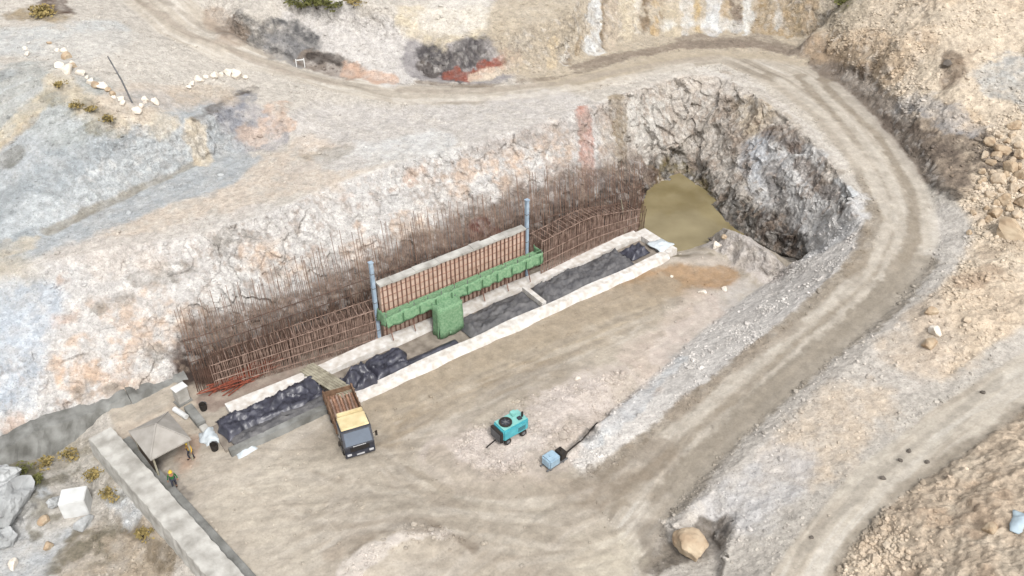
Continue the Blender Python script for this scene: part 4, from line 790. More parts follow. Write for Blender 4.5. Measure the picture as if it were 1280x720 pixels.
for s in (-1, 1):
    sd = MB().box((-3.05, s*1.15-.045, .95), (1.25, s*1.15+.045, 1.85)).build('side_panel', M['bedside'], bd)
    for x in np.linspace(-2.95, 1.1, 8): MB().box((x, s*1.22-.025, .95), (x+.1, s*1.22+.025, 1.83)).build('stake', M['bedside'], sd)
MB().box((1.252, -1.15, .95), (1.33, 1.15, 2.1)).build('headboard', M['bed'], bd); MB().box((-3.13, -1.15, .95), (-3.052, 1.15, 1.6)).build('tailgate', M['bedside'], bd)
MB().box((-.5, -1.1, .5), (.5, -.75, .9)).build('fuel_tank', M['steel'], tk, bevel=.04)
# timber load
for k in range(7):
    l2 = random.uniform(2.6, 3.2); o = MB().box((-l2/2, -.07, 0), (l2/2, .07, .1)).build('timber_plank', M['bed'] if k % 2 else M['barl'])
    c = tk.location+Vector((hd.x, hd.y, 0))*(-1.15+random.uniform(-.15, .15))+Vector((-hd.y, hd.x, 0))*(-.78+k*.26); o.location = (c.x, c.y, 1.185); o.rotation_euler = (0, 0, math.atan2(hd.y, hd.x)+random.uniform(-.04, .04))
    tag(o, 'reddish brown timber plank lying lengthwise in the open truck bed', 'plank', 'planks in the truck bed')

# ------------------------------------------------------------------ compressor
cd = (P(661, 540)-P(631, 557)); ca = math.atan2(cd.y, cd.x); pc = P(637, 550); pc.z = drop(pc.x, pc.y)-.02
cp = thing('air_compressor', pc, ca, 'small teal wheeled air compressor standing on pale gravel', 'compressor'); cp.scale = (1.12, 1.12, 1.12)
bo = MB().box((-.95, -.62, .45), (1.2, .62, 1.42)).build('body', M['teal'], cp, bevel=.09)
MB().box((-1.22, -.6, .4), (-.96, .6, 1.25)).build('radiator', M['black'], cp, bevel=.04)
m_ = MB()
for k in range(6): m_.box((-1.245, -.52, .5+k*.12), (-1.222, .52, .55+k*.12))
m_.build('grille', M['steel'], cp)
MB().box((-.88, -.56, 1.425), (1.1, .56, 1.46)).build('lid', M['tealp'], cp, bevel=.012)
m_ = MB(); n = 28
for i in range(n):
    a, b = 2*math.pi*i/n, 2*math.pi*(i+1)/n
    for (r0, r1) in ((.34, .46),): m_.add([(-.35+r*math.cos(t_)*1., r*math.sin(t_), z) for t_ in (a, b) for r in (r0, r1) for z in (1.47, 1.58)], [(0, 1, 5, 4), (2, 6, 7, 3), (1, 3, 7, 5), (0, 4, 6, 2)])
fr_ = m_.build('fan_ring', M['black'], cp); MB().cyl((-.35, 0, 1.465), (-.35, 0, 1.5), .34, 24).build('fan_mesh', M['dark'], fr_); MB().cyl((-.35, 0, 1.5), (-.35, 0, 1.56), .1, 12).build('hub', M['steel'], fr_)
m_ = MB()
for k in range(3): a = k*math.pi/3; m_.bar((-.35-.34*math.cos(a), -.34*math.sin(a), 1.52), (-.35+.34*math.cos(a), .34*math.sin(a), 1.52), .035)
m_.build('spoke', M['steel'], fr_)
MB().box((.35, .12, 1.465), (.75, .5, 1.72)).build('air_filter', M['tealp'], cp, bevel=.04); MB().cyl((.95, -.2, 1.465), (.95, -.2, 1.85), .08, 12).build('exhaust', M['black'], cp); MB().box((.5, -.42, 1.465), (.8, -.12, 1.58)).build('hatch', M['dark'], cp, bevel=.02)
for s in (-1, 1):
    m_ = MB(); m_.box((-.75, s*.625-.012, .62), (.0, s*.625+.012, 1.25)); m_.build('side_door', M['teal'], cp); MB().box((.12, s*.625-.012, .62), (1.05, s*.625+.012, 1.25)).build('side_door', M['teal'], cp)
    m_ = MB()
    for k in range(4): m_.box((.25, s*.64-.008, .7+k*.1), (.9, s*.64+.008, .74+k*.1))
    m_.build('louvre', M['dark'], cp)
    for x in (-.6, .75):
        w_ = MB().cyl((x, s*.55-.09, .28), (x, s*.55+.09, .28), .28, 18).build('wheel', M['black'], cp, bevel=.02); MB().cyl((x, s*.55-.1, .28), (x, s*.55+.1, .28), .14, 12).build('rim', M['steel'], w_)
MB().box((-1.1, -.4, .3), (1.15, .4, .42)).build('chassis', M['black'], cp); MB().tube([(-1.2, 0, .36), (-1.75, 0, .2), (-2.0, 0, .1)], .05, 8).build('tow_bar', M['black'], cp)

# ------------------------------------------------------------------ pump and hose by the ramp
pq = P(690, 584); pq.z = drop(pq.x, pq.y)
pu = thing('water_pump', pq, .7, 'pale blue tank with black engine at the foot of the ramp', 'pump')
MB().box((-.7, -.5, .3), (.42, .5, 1.12)).build('tank', M['blue'], pu, bevel=.12)
MB().cyl((-.15, 0, 1.1), (-.15, 0, 1.2), .16, 14).build('filler', M['blue'], pu)
en = MB().box((.55, -.38, .3), (1.15, .38, 1.0)).build('engine', M['black'], pu, bevel=.05); MB().cyl((.85, 0, 1.0), (.85, 0, 1.3), .06, 10).build('exhaust', M['black'], en)
for y in (-.35, .35): MB().box((-.85, y-.05, .14), (1.25, y+.05, .26)).build('skid', M['steel'], pu)
MB().box((-.5, -.4, .02), (-.4, .4, .14)).build('cross_bar', M['steel'], pu); MB().box((.8, -.4, .02), (.9, .4, .14)).build('cross_bar', M['steel'], pu)
hz = [(703, 574), (708, 567), (718, 558), (728, 548), (738, 540), (747, 530)]; pts_ = [G(h[0]+random.uniform(-2, 2), h[1]+random.uniform(-2, 2))+Vector((0, 0, .06)) for h in hz]
tag(MB().tube(pts_, .07, 8).build('hose', M['black'], smooth_=True), 'thick black hose running up the spoil bank from the blue pump', 'hose')
for i, (u, v, l) in enumerate(((709, 566, 'jagged dark rock beside the black hose, nearest the blue pump'), (740, 537, 'jagged dark rock at the upper end of the black hose'))): pass

# ------------------------------------------------------------------ hut
ze = 2.2; c_ = [P(188, 575, ze), P(242, 547, ze), P(157, 541, ze)]; ex = (c_[1]-c_[0]); a_ = ex.length*.94; ex.normalize(); b_ = (c_[2]-c_[0]).length; ey = Vector((-ex.y, ex.x, 0)); b_ = max(2.8, min(4.0, b_))
ct = c_[0]+ex*a_/2+ey*b_/2; ct.z = 0; hu = thing('shelter_hut', ct, math.atan2(ex.y, ex.x), 'open fronted shelter with grey pyramid roof beside the thick wall', 'shelter')
x, y = a_/2, b_/2; m_ = MB(); m_.add([(-x, -y, ze), (x, -y, ze), (x, y, ze), (-x, y, ze), (0, 0, ze+1.15), (-x, -y, ze-.12), (x, -y, ze-.12), (x, y, ze-.12), (-x, y, ze-.12)], [(0, 1, 4), (1, 2, 4), (2, 3, 4), (3, 0, 4), (0, 5, 6, 1), (1, 6, 7, 2), (2, 7, 8, 3), (3, 8, 5, 0), (8, 7, 6, 5)]); rf = m_.build('roof', M['roof'], hu)
m_ = MB()
for sx_, sy_ in ((-1, -1), (1, -1), (1, 1), (-1, 1)): m_.bar((sx_*x*.98, sy_*y*.98, ze+.05), (0, 0, ze+1.19), .08, .06)
m_.build('hip_cap', M['roof'], rf)
for sx_ in (-1, 1):
    for sy_ in (-1, 1): MB().box((sx_*(x-.25)-.06, sy_*(y-.25)-.06, -.1), (sx_*(x-.25)+.06, sy_*(y-.25)+.06, ze-.13)).build('post', M['wood'], hu)
MB().box((-x+.35, y-.3, 0), (x-.35, y-.22, ze-.14)).build('back_wall', M['interior'], hu); MB().box((-x+.22, -y+.4, 0), (-x+.28, y-.35, ze-.14)).build('side_wall', M['interior'], hu); MB().box((-x+.6, y-1.0, .4), (x-.6, y-.5, .48)).build('bench', M['wood'], hu)
# thick wall
zt = .85
La, Lb, Ra, Rb = P(111, 548, zt), P(258, 720, zt), P(131, 541, zt), P(303, 720, zt)
dl = (Lb-La).normalized(); dn = Vector((-dl.y, dl.x, 0)); wid = 1.75
print('wall widths', (Ra-La).dot(dn), (Rb-Lb).dot(dn)); ln = (Lb-La).length+12
tkw = thing('thick_wall', Vector((La.x, La.y, 0)), math.atan2(dl.y, dl.x), 'long thick weathered concrete wall beside the lower left ground', 'wall')
m_ = MB(); v = []; nseg = 70
for i in range(nseg+1):
    s = ln*i/nseg; j = [random.uniform(-.05, .05) for _ in range(4)]
    v += [(s, -.25+j[0], -2.6), (s, -.02+j[0], zt-.04), (s, .03+j[0], zt+j[2]*.4), (s, wid+j[1], zt+j[3]*.4), (s, wid+.04+j[1], -.6)]
f = [(i*5+k, i*5+(k+1) % 5, (i+1)*5+(k+1) % 5, (i+1)*5+k) for i in range(nseg) for k in range(5)]+[(4, 3, 2, 1, 0), tuple(nseg*5+k for k in range(5))]
m_.add(v, f).build('wall_body', M['concw'], tkw)
m_ = MB(); m_.box((1.2, wid+.1, -.6), (ln, wid+.75, .22)); m_.build('side_ledge', M['concd'], tkw, bevel=.06)
# lining along the foot of the slope
ln_ = frame(thing('concrete_lining', (0, 0, 0), 0, 'smooth dark grey concrete lining along the foot of the left rock slope', 'retaining wall'))
def lining(a, b):
    n, m_ = int((b-a)/.35), MB(); prof = ((9.6, 0), (9.85, .25), (10.1, .5), (10.4, .8), (10.65, 1), (11.2, 1.02), (12.2, 1.02), (12.2, -.5)); q = []; v = []
    for i in range(n+1):
        sx_ = a+(b-a)*i/n; zb = -2.1 if sx_ < -8 else (-.6 if sx_ > -6 else -2.1+.75*(sx_+8)); top = .3+.18*math.sin(sx_*.9)+random.uniform(-.08, .08)
        for k, (y, f_) in enumerate(prof): v.append((sx_, y+random.uniform(-.1, .1)*(k < 6)+.12*math.sin(sx_*.5), zb+(top-zb)*f_))
    w_ = len(prof); f = [(i*w_+k, i*w_+(k+1) % w_, (i+1)*w_+(k+1) % w_, (i+1)*w_+k) for i in range(n) for k in range(w_)]+[tuple(range(w_))[::-1], tuple(n*w_+k for k in range(w_))]
    return m_.add(v, f)
for a, b in ((-30, -15.6), (-15.56, -5.2), (-5.16, -.4)): lining(a, b).build('panel', M['concd'], ln_)
# clutter between hut and footing
def gp(u, v): p = G(u, v); return p
q = thing('electrical_cabinet', gp(229, 502), TANG+.2, 'pale grey cabinet on a small plinth behind the hut', 'cabinet'); MB().box((-.5, -.35, .15), (.5, .35, 1.55)).build('body', M['concw'], q, bevel=.03); MB().box((-.62, -.45, -.2), (.62, .45, .145)).build('plinth', M['concd'], q); MB().box((.505, -.28, .3), (.525, .28, 1.4)).build('door', M['black'], q); MB().box((-.55, -.4, 1.56), (.55, .4, 1.62)).build('lid', M['white'], q)
a, b = gp(219, 514)+Vector((0, 0, .25)), gp(234, 524)+Vector((0, 0, .25)); tag(MB().tube([a, b], .22, 14).build('pipe', M['white']), 'short white pipe lying on the sand behind the hut', 'pipe')
a, b = gp(236, 512), gp(268, 552); dq = b-a; q = thing('low_wall', a, math.atan2(dq.y, dq.x), 'low grey concrete wall running from the cabinet to the white sheet', 'wall'); MB().box((0, -.35, -.4), (dq.length*.55, .35, .55)).build('upper_block', M['concd'], q, bevel=.05); MB().box((dq.length*.55+.02, -.3, -.4), (dq.length, .3, .3)).build('lower_block', M['concw'], q, bevel=.05)
def bucket(u, v, l):
    p = gp(u, v); q = thing('bucket', p, 0, l, 'bucket', 'black buckets near the hut'); m_ = MB(); n = 16
    pr = ((.0, .02), (.26, .02), (.32, .62), (.29, .62), (.24, .06), (0, .06)); v_ = [(r*math.cos(2*math.pi*k/n), r*math.sin(2*math.pi*k/n), z) for r, z in pr for k in range(n)]
    m_.add(v_, [(i*n+k, i*n+(k+1) % n, (i+1)*n+(k+1) % n, (i+1)*n+k) for i in range(5) for k in range(n)]); m_.build('pail', M['black'], q); MB().tube([(.31*math.cos(t_), 0, .62+.3*math.sin(t_)) for t_ in np.linspace(0, math.pi, 9)], .015, 5).build('handle', M['steel'], q)
bucket(255, 512, 'black bucket against the low grey wall, beside the red rods'); bucket(269, 562, 'black bucket on the sand below the white sheet')

# ------------------------------------------------------------------ people
def person(loc, rz, top, label, arms=((.34, .05, .95), (-.34, .12, .92)), step=.12, helmet=True):
    """one skinned body; clothes and hair are its children"""
    J = {'pel': (0, 0, .95), 'wai': (0, .01, 1.1), 'che': (0, .0, 1.32), 'nec': (0, .01, 1.48), 'hea': (0, .03, 1.56), 'top': (0, .03, 1.74),
         'hl': (.1, 0, .9), 'kl': (.12, step+.05, .5), 'al': (.12, step, .09), 'tl': (.13, step+.2, .04), 'hr': (-.1, 0, .9), 'kr': (-.12, -step+.08, .5), 'ar': (-.12, -step, .09), 'tr': (-.13, -step+.2, .04),
         'sl': (.19, 0, 1.41), 'el': (.28, -.02, 1.16), 'wl': arms[0], 'sr': (-.19, 0, 1.41), 'er': (-.28, -.02, 1.16), 'wr': arms[1]}
    Ra_ = dict(pel=.15, wai=.13, che=.16, nec=.06, hea=.1, top=.09, hl=.1, kl=.065, al=.05, tl=.045, hr=.1, kr=.065, ar=.05, tr=.045, sl=.07, el=.048, wl=.036, sr=.07, er=.048, wr=.036)
    ed = ['pel wai', 'wai che', 'che nec', 'nec hea', 'hea top', 'pel hl', 'hl kl', 'kl al', 'al tl', 'pel hr', 'hr kr', 'kr ar', 'ar tr', 'che sl', 'sl el', 'el wl', 'che sr', 'sr er', 'er wr']
    def skinned(name, keys, edges, m, scale, parent):
        ks = list(keys); me = bpy.data.meshes.new(name); me.from_pydata([J[k] for k in ks], [(ks.index(a), ks.index(b)) for a, b in edges], []); o = bpy.data.objects.new(name, me); COL.objects.link(o)
        md = o.modifiers.new('skin', 'SKIN'); sb = o.modifiers.new('sub', 'SUBSURF'); sb.levels = sb.render_levels = 1
        for i, k in enumerate(ks): r = Ra_[k]*(scale.get(k, scale['*'])); me.skin_vertices[0].data[i].radius = (r, r); me.skin_vertices[0].data[i].use_root = (i == 0)
        md.use_smooth_shade = True; me.materials.append(m); o.parent = parent; return o
    rt = thing('person', loc, rz, label, 'person')
    E_ = [e_.split() for e_ in ed]
    body = skinned('body', J.keys(), E_, M['skin'], {'*': .88}, rt)
    for sgn, wk_ in ((1, 'wl'), (-1, 'wr')):      # hands: palm, four fingers and a thumb rooted in the palm
        wv = Vector(J[wk_]); m_ = MB(); m_.tube([wv, wv+Vector((0, .02, -.05)), wv+Vector((0, .03, -.09))], [.03, .042, .038], 8)
        for k in range(4): a = wv+Vector(((k-1.5)*.02, .03, -.085)); m_.tube([a, a+Vector((0, .008, -.035)), a+Vector((0, .03, -.06+.006*abs(k-1.5)))], [.01, .009, .007], 6)
        m_.tube([wv+Vector((-sgn*.03, .02, -.03)), wv+Vector((-sgn*.055, .04, -.055)), wv+Vector((-sgn*.05, .05, -.08))], [.012, .011, .008], 6); m_.build('hand', M['skin'], rt, smooth_=True)
    skinned('jacket', ['wai', 'pel', 'che', 'sl', 'el', 'sr', 'er', 'wl', 'wr'], [('wai', 'pel'), ('wai', 'che'), ('che', 'sl'), ('sl', 'el'), ('che', 'sr'), ('sr', 'er'), ('el', 'wl'), ('er', 'wr')], top, {'*': 1.12, 'wl': 1.15, 'wr': 1.15}, rt)
    skinned('trousers', ['pel', 'hl', 'kl', 'al', 'hr', 'kr', 'ar'], [('pel', 'hl'), ('hl', 'kl'), ('kl', 'al'), ('pel', 'hr'), ('hr', 'kr'), ('kr', 'ar')], M['trouser'], {'*': 1.06, 'al': 1.3, 'ar': 1.3}, rt)
    for k in ('l', 'r'): a = Vector(J['a'+k]); MB().box((a.x-.055, a.y-.09, 0), (a.x+.055, a.y+.22, .1), taper=.015).build('boot', M['black'], rt, bevel=.02)
    m_ = MB(); n = 14; pr = ((.155, 1.66), (.15, 1.67), (.125, 1.68), (.118, 1.74), (.09, 1.8), (.04, 1.83), (.001, 1.835)); m_.add([(r*math.cos(2*math.pi*k/n), .04+r*1.12*math.sin(2*math.pi*k/n), z) for r, z in pr for k in range(n)], [(i*n+k, i*n+(k+1) % n, (i+1)*n+(k+1) % n, (i+1)*n+k) for i in range(6) for k in range(n)]+[tuple(range(n))[::-1]]); m_.build('helmet', M['helmet'], rt, smooth_=True)
    m_ = MB(); m_.tube([(0, .11, 1.63), (0, .15, 1.6), (0, .14, 1.585)], [.01, .018, .016], 6); m_.build('nose', M['skin'], rt, smooth_=True)
    for s in (-1, 1): MB().tube([(s*.035, .115, 1.635), (s*.035, .128, 1.635)], .012, 6).build('eye', M['black'], rt); MB().tube([(s*.095, .02, 1.64), (s*.11, .02, 1.62), (s*.1, .02, 1.59)], .016, 6).build('ear', M['skin'], rt)
    MB().tube([(-.03, .122, 1.555), (.03, .122, 1.555)], .009, 6).build('mouth', M['rust'], rt)
    return rt
person(gp(240, 573), 2.6, M['yellow'], 'person in yellow jacket standing at the open front of the hut')
person(gp(219, 609), 3.6, M['green'], 'person in green jacket and yellow helmet beside the thick wall')

# ------------------------------------------------------------------ rocks
def rock_mesh(seed, m, sub=3, flat_=.75, amp=.3, lo=.27):
    bm_ = bmesh.new(); bmesh.ops.create_icosphere(bm_, subdivisions=sub, radius=.5); pv = np.array([v.co[:] for v in bm_.verts])
    n_ = pv/np.linalg.norm(pv, axis=1)[:, None]; rg = np.random.default_rng(seed); r = np.full(len(pv), .6)
    for _ in range(11):
        d_ = rg.normal(size=3); d_ /= np.linalg.norm(d_); c = n_@d_; r = np.minimum(r, np.where(c > .05, rg.uniform(lo, .5)/np.maximum(c, .05), 9))
    pv = n_*r[:, None]*(1+amp*.35*fbm(n_*2.2+seed, 4))[:, None]*np.array([1, rg.uniform(.7, .95), flat_])
    for v, c in zip(bm_.verts, pv): v.co = c
    me = bpy.data.meshes.new('boulder'); bm_.to_mesh(me); bm_.free(); me.materials.append(m); return me
RBIG = [rock_mesh(91+j*7, M['rockg'], 4, .7, 1.0, .3) for j in range(3)]
RK = {k: [rock_mesh(i*3+j*17, M[k]) for j in range(5)] for i, k in enumerate(('rockc', 'rockg', 'rockd', 'rockw', 'rockp'))}
def rock(u, v, s, k, label, grp=None, cat='boulder', asp=1.0, sink=.3):
    p = G(u, v); o = bpy.data.objects.new('boulder' if s > .7 else 'stone', random.choice(RK[k])); COL.objects.link(o)
    o.location = p+Vector((0, 0, s*(.5-sink)*.75)); o.scale = (s*asp, s, s*random.uniform(.85, 1.1)); o.rotation_euler = (random.uniform(-.3, .3), random.uniform(-.3, .3), random.uniform(0, 6)); return tag(o, label, cat, grp)
rock(862, 690, 2.2, 'rockc', 'large lone tan boulder at the foot of the ramp bank', sink=.05).data = rock_mesh(5, M['rockc'], 4, .95, .5, .4)
rock(1162, 392, 1.2, 'rockc', 'cream boulder on the bank beside the ramp, uppermost of three'); rock(1168, 416, 1.4, 'rockw', 'pale boulder on the ramp bank, middle of three'); rock(1160, 432, 1.2, 'rockc', 'cream boulder on the ramp bank, lowest of three')
rock(1262, 292, 2.6, 'rockc', 'biggest tan boulder at the lower edge of the right hand rock heap', asp=1.3); rock(1268, 160, 1.4, 'rockc', 'tan boulder at the very top of the right hand rock heap')
for u, v, s in ((1236, 182, 1.5), (1254, 190, 1.8), (1272, 196, 1.4), (1240, 205, 1.2), (1262, 214, 1.7), (1278, 222, 1.5), (1246, 228, 1.9), (1266, 238, 1.3), (1236, 246, 1.2), (1254, 252, 1.7), (1276, 256, 1.8), (1242, 268, 1.4), (1270, 272, 1.3), (1250, 240, .9), (1228, 216, .8), (1232, 262, .8), (1258, 178, .9), (1222, 236, .9), (1226, 280, 1.1), (1230, 196, 1.0), (1246, 196, 1.1), (1264, 202, 1.0), (1228, 228, 1.0), (1256, 222, 1.1), (1274, 210, 1.0), (1240, 218, .9), (1262, 262, 1.1), (1244, 256, 1.0), (1234, 276, 1.0), (1218, 250, .8), (1272, 184, 1.2), (1264, 170, 1.0), (1250, 172, .9), (1278, 240, 1.2), (1266, 228, .9), (1216, 268, .7), (1212, 292, .7)):
    rock(u, v, s*.95, random.choice(('rockc', 'rockc', 'rockp')), 'cream boulder tumbled in the rock heap at the right edge of the site', 'boulders in the right hand rock heap')
for u, v, s in ((78, 64, 1.3), (82, 72, 1.2), (74, 84, 1.3), (86, 88, 1.5), (95, 84, .9), (92, 78, .8), (102, 95, 1.4), (112, 104, 1.5), (120, 106, 1.2), (128, 110, 1.5), (136, 112, .9), (140, 118, .9), (152, 124, 1.1), (156, 128, .9), (170, 142, 1.6), (184, 124, 1.2), (192, 128, 1.3), (178, 132, .9), (180, 128, .8), (166, 136, .8), (62, 56, .8), (70, 62, .8), (30, 62, 1.0), (34, 70, .9), (108, 98, .7), (145, 122, .7)):
    rock(u+random.uniform(-3, 3), v+random.uniform(-2, 2), s*random.uniform(.6, .85), random.choice(('rockw', 'rockw', 'rockc')), 'pale stone in the row along the upper left bench edge', 'white stones on the upper left bench')
for u, v, s in ((246, 100, .8), (252, 102, .8), (268, 96, 1.0), (276, 94, .9), (286, 92, 1.4), (298, 96, 1.3), (294, 92, .9), (258, 97, .7), (240, 106, .8), (306, 98, .7), (236, 110, .6)):
    rock(u, v, s, 'rockw', 'white stone on the inner edge of the upper track above the scar', 'white stones beside the upper track')
for i, (u, v, s) in enumerate(((1103, 598, .62), (1125, 576, .5), (1136, 564, .5), (1159, 578, .48), (1228, 491, .55), (1014, 672, .4))):
    rock(u, v, s*.7, 'rockd', 'small dark stone lying on the pale lower right track', 'dark stones on the lower right track', 'stone')
rock(896, 308, 1.2, 'rockw', 'pale stone at the edge of the pond'); rock(889, 300, .7, 'rockd', 'dark wet stone in the pond shallows', cat='stone'); rock(872, 243, .9, 'rockd', 'dark wet boulder at the back shore of the pond'); rock(905, 298, .7, 'rockc', 'small stone on the spoil bank above the pond', cat='stone')
rock(14, 640, 3.6, 'rockg', 'huge blue grey boulder at the lower left edge of the site', asp=1.1, sink=.2); rock(4, 600, 2.6, 'rockg', 'blue grey boulder behind the huge one at the left edge'); rock(2, 676, 2.2, 'rockg', 'blue grey boulder at the left edge, lowest of three')
rock(106, 656, 1.2, 'rockg', 'pale grey boulder below the white concrete block', asp=1.1); rock(70, 630, 1.1, 'rockg', 'grey boulder left of the white concrete block'); rock(62, 684, .9, 'rockc', 'yellowish stone on the lower left ground', cat='stone'); rock(16, 707, .9, 'rockw', 'white round stone in the bottom left corner', cat='stone'); rock(56, 652, .9, 'rockc', 'tan stone left of the pale boulder', cat='stone')
rock(1236, 662, .9, 'rockc', 'round cream stone on the brown spoil near the blue sheet', cat='stone'); rock(1184, 80, 1.0, 'rockd', 'dark rock sticking out of the tan soil slope')
for u, v, s in ((878, 366, .8), (840, 346, .4), (722, 474, .5), (906, 362, .6)): rock(u, v, s, 'rockw', 'whitish stone on the damp sand by the pond', 'stones on the damp sand', 'stone')
for i, o in enumerate([o for o in COL.objects if o.get('label', '').startswith(('huge blue grey', 'blue grey boulder', 'grey boulder left'))]): o.data = RBIG[i % 3]
bq = thing('concrete_block', G(98, 636), .22, 'white concrete block on the lower left ground beside the thick wall', 'block'); MB().box((-.9, -.75, -.2), (.9, .75, 1.55)).build('body', M['white'], bq, bevel=.05); MB().box((-.98, -.83, -.5), (.98, .83, -.205)).build('base', M['concd'], bq)
pb_ = G(1268, 648); fold('plastic_sheet', -.2, 1.3, -1.0, .9, .4, M['bsheet'], 'pale blue sheet on the brown spoil at the right edge', 'sheet', seed=21, base=.0, loc=pb_+Vector((0, 0, .0)), yaw=-.5)

# ------------------------------------------------------------------ plants
def shrub(u, v, r, h, m, name, label, grp, n=260):
    p = G(u, v); m_ = MB(); rg = random.Random(int(u*7+v)); lobes = [(rg.uniform(-.6, .6)*r, rg.uniform(-.5, .5)*r, rg.uniform(.25, .7)*h, rg.uniform(.35, .6)*r) for _ in range(7)]
    for _ in range(n):
        lx, ly, lz, lr = rg.choice(lobes); d_ = Vector((rg.gauss(0, 1), rg.gauss(0, 1), rg.gauss(0, 1))).normalized()*lr*rg.uniform(.5, 1.1); c = Vector((lx, ly, lz))+Vector((d_.x, d_.y, d_.z*h/(2*r)+.05)); c.z = max(c.z, .05)
        a = Vector((rg.gauss(0, 1), rg.gauss(0, 1), rg.gauss(0, .6))).normalized(); b = a.cross(Vector((rg.gauss(0, 1), rg.gauss(0, 1), 1))).normalized(); s = rg.uniform(.08, .17)*(.6+.5*r)
        m_.add([c-a*s, c+b*s*.5, c+a*s, c-b*s*.5], [(0, 1, 2, 3)])
    q = thing(name, p, 0, label, 'shrub' if name == 'shrub' else 'grass tuft', grp); m_.build('foliage', m, q)
    m2 = MB()
    for _ in range(5): e_ = rg.choice(lobes); m2.tube([(e_[0]*.15, e_[1]*.15, -.15), (e_[0]*.5, e_[1]*.5, e_[2]*.5), (e_[0], e_[1], e_[2])], [.05, .035, .015], 5)
    m2.build('stem', M['interior'], q)
shrub(376, 10, 1.7, 1.6, M['leaf'], 'shrub', 'olive green shrub at the top edge, left of three above the grey mound', 'shrubs above the grey mound', 420); shrub(396, 10, 2.0, 1.9, M['leaf'], 'shrub', 'largest olive green shrub above the grey mound', 'shrubs above the grey mound', 520); shrub(415, 12, 1.5, 1.4, M['leaf'], 'shrub', 'olive green shrub, right of three above the grey mound', 'shrubs above the grey mound', 380)
shrub(1050, 8, 1.3, 1.2, M['leaf'], 'shrub', 'small green shrub on top of the streaky rock face', None, 300)
shrub(440, 8, 1.6, 1.2, M['dry'], 'grass_tuft', 'yellow dry tuft right of the olive shrubs', None, 260); shrub(60, 18, 2.0, .9, M['dry'], 'grass_tuft', 'broad dry tuft at the top left corner', None, 360)
for u, v, l in ((74, 110, 'upper end'), (98, 134, 'middle'), (112, 140, 'next to the middle'), (138, 152, 'lower end')): shrub(u, v, .8, .7, M['dry'], 'grass_tuft', f'dry olive tuft on the grey slope rim, {l} of the row', 'dry tufts on the slope rim', 150)
for u, v, l in ((30, 590, 'green brown tuft at the foot of the grey lining, left edge'), (60, 582, 'green brown tuft between the lining and the grey boulders'), (88, 572, 'green brown tuft near the end of the thick wall'), (138, 620, 'green brown tuft against the thick wall beside the white block'), (118, 598, 'green brown tuft at the corner where the thick wall meets rubble'), (180, 672, 'green brown tuft against the thick wall near the bottom edge'), (44, 604, 'green brown tuft on rubble just above the huge grey boulder')): shrub(u, v, .9, .6, M['dry'] if u > 50 else M['leaf'], 'grass_tuft', l, 'tufts on the lower left ground', 170)

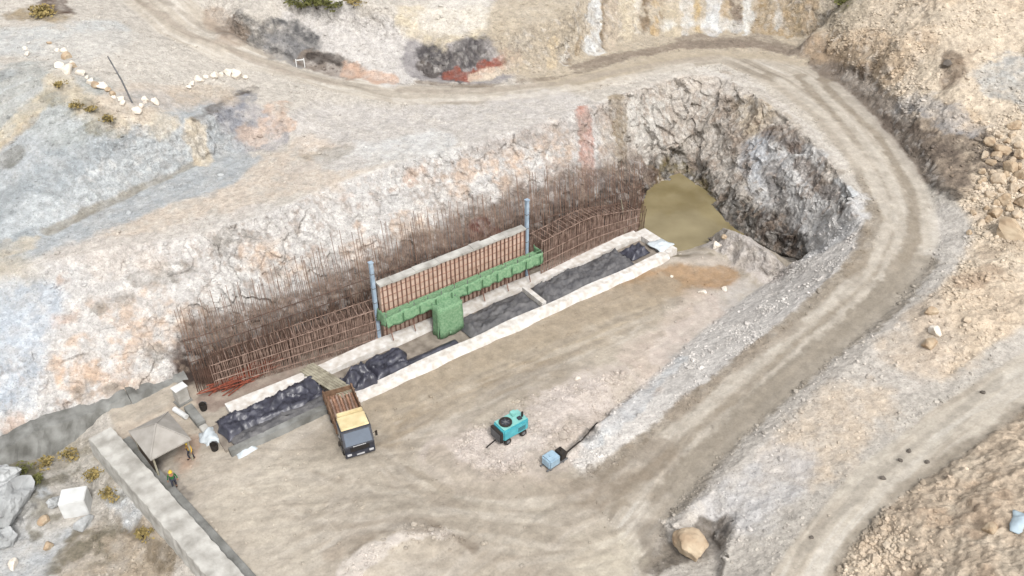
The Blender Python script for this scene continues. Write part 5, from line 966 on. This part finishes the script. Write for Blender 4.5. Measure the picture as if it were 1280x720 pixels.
# ------------------------------------------------------------------ gravel
def gravel():
    t0 = (1+5**.5)/2; iv = np.array([(-1, t0, 0), (1, t0, 0), (-1, -t0, 0), (1, -t0, 0), (0, -1, t0), (0, 1, t0), (0, -1, -t0), (0, 1, -t0), (t0, 0, -1), (t0, 0, 1), (-t0, 0, -1), (-t0, 0, 1)])/1.9
    fi = np.array([(0, 11, 5), (0, 5, 1), (0, 1, 7), (0, 7, 10), (0, 10, 11), (1, 5, 9), (5, 11, 4), (11, 10, 2), (10, 7, 6), (7, 1, 8), (3, 9, 4), (3, 4, 2), (3, 2, 6), (3, 6, 8), (3, 8, 9), (4, 9, 5), (2, 4, 11), (6, 2, 10), (8, 6, 7), (9, 8, 1)])
    ar = np.linalg.norm(np.cross(V[F[:, 1]]-V[F[:, 0]], V[F[:, 2]]-V[F[:, 0]]), axis=1)/2
    fv = lambda a: a[F].mean(1); dist = np.linalg.norm(cen-np.array(EYE), axis=1)
    wgt = .012+.5*fv(fh)+.22*fv(fs)+.3*fv(fb)+.12*fv(ff)*(1-fv(steep)*.7); wgt = wgt*(1-.97*fv(np.clip(fr+fr2, 0, 1)))
    wgt += .10*(1-fv(np.clip(fr+fr2+fp+fs+fh+fb+ff, 0, 1)))
    gpm = inpoly([tuple(P(*p)) for p in ((560, 560), (640, 505), (780, 465), (800, 500), (720, 545), (690, 590), (610, 600))], cen); wgt += .4*gpm+.4*inpoly([tuple(P(*p)) for p in ((425, 725), (455, 690), (505, 660), (560, 662), (585, 680), (540, 682), (480, 700), (455, 730))], cen)
    hpm = inpoly([tuple(P(*p)) for p in ((1205, 300, 8.2), (1215, 190, 9.6), (1290, 150, 11), (1300, 300, 9))], cen); wgt += .9*hpm; llm = inpoly([tuple(P(*p)) for p in ((0, 580, -1.5), (110, 560, -1), (250, 730, -1), (0, 740, -1))], cen); wgt += .25*llm
    lip = np.minimum(np.abs(fv(fr)-.5)*2, 1); wgt += .25*(1-lip)
    wgt *= np.clip(.35+1.5*fbm(cen*.35+41, 3), .05, 2)
    ok = (np.abs(cen[:, 0]) < 6+.6*cen[:, 1]) & (dist < 150) & (cen[:, 1] > 28); w_ = ar*wgt*ok*np.clip(70/dist, .3, 1.5); w_ /= w_.sum()
    n = 42000; fidx = RNG.choice(len(F), n, p=w_); bc = RNG.dirichlet((1, 1, 1), n); pos = (V[F[fidx]]*bc[:, :, None]).sum(1); col = (C[F[fidx]]*bc[:, :, None]).sum(1)
    s = np.clip(.06*np.exp(RNG.normal(0, .5, n))*(1+.5*fv(fh)[fidx]+.4*fv(fs)[fidx]), .05, .36)
    vv = iv[None]*(1+RNG.uniform(-.28, .28, (n, 12, 1)))*(s[:, None, None]*np.stack([RNG.uniform(.8, 1.3, n), RNG.uniform(.7, 1.1, n), RNG.uniform(.5, .8, n)], 1)[:, None, :])
    a = RNG.uniform(0, 6.28, n); c, sn = np.cos(a), np.sin(a); x = vv[:, :, 0]*c[:, None]-vv[:, :, 1]*sn[:, None]; y = vv[:, :, 0]*sn[:, None]+vv[:, :, 1]*c[:, None]; vv = np.stack([x, y, vv[:, :, 2]], 2)+pos[:, None, :]+np.array([0, 0, 1])*s[:, None, None]*.15
    ff_ = (fi[None]+12*np.arange(n)[:, None, None]).reshape(-1, 3)
    me = bpy.data.meshes.new('gravel'); me.from_pydata(vv.reshape(-1, 3).tolist(), [], ff_.tolist()); me.update()
    col = np.clip(col*RNG.uniform(.85, 1.22, (n, 1))+RNG.uniform(-.015, .02, (n, 1)), .03, .7); ca_ = np.concatenate([np.repeat(col, 12, 0), np.ones((n*12, 1))], 1)
    at = me.color_attributes.new('Col', 'FLOAT_COLOR', 'POINT'); at.data.foreach_set('color', ca_.astype(np.float32).ravel()); q = me.attributes.new('rough', 'FLOAT', 'POINT'); q.data.foreach_set('value', np.full(n*12, .2, np.float32))
    me.materials.append(MG); o = bpy.data.objects.new('gravel', me); COL.objects.link(o); tag(o, 'loose gravel and broken rock strewn over slopes and banks', 'gravel', kind='stuff')
gravel()

# ------------------------------------------------------------------ light, sky, camera
w = bpy.data.worlds.new('World'); sc.world = w; w.use_nodes = True; t = w.node_tree
sky = t.nodes.new('ShaderNodeTexSky'); sky.sky_type = 'NISHITA'; sky.sun_disc = False; sky.sun_elevation = R(52); sky.sun_rotation = R(158); sky.dust_density = 4; sky.air_density = 1.2; sky.ozone_density = 1
hs = t.nodes.new('ShaderNodeHueSaturation'); hs.inputs['Saturation'].default_value = .15
t.links.new(sky.outputs['Color'], hs.inputs['Color']); t.links.new(hs.outputs['Color'], t.nodes['Background'].inputs['Color']); t.nodes['Background'].inputs['Strength'].default_value = .14
L = bpy.data.lights.new('sun', 'SUN'); L.energy = 1.3; L.angle = R(11); L.color = (1, .975, .94)
lo = bpy.data.objects.new('sun', L); COL.objects.link(lo)
az = R(158); el = R(52); dv = Vector((math.sin(az)*math.cos(el), math.cos(az)*math.cos(el), math.sin(el))); lo.rotation_euler = dv.to_track_quat('Z', 'Y').to_euler()
cam = bpy.data.cameras.new('camera'); cam.sensor_width = 36; cam.lens = 36*FPX/1280; cam.clip_end = 1500
co = bpy.data.objects.new('camera', cam); COL.objects.link(co); co.location = EYE; co.rotation_euler = (math.pi/2-TH, 0, 0); sc.camera = co
sc.view_settings.view_transform = 'Standard'; sc.view_settings.look = 'None'; sc.view_settings.gamma = 1; sc.view_settings.use_curve_mapping = False; sc.view_settings.exposure = .86
sc.cycles.max_bounces = 5
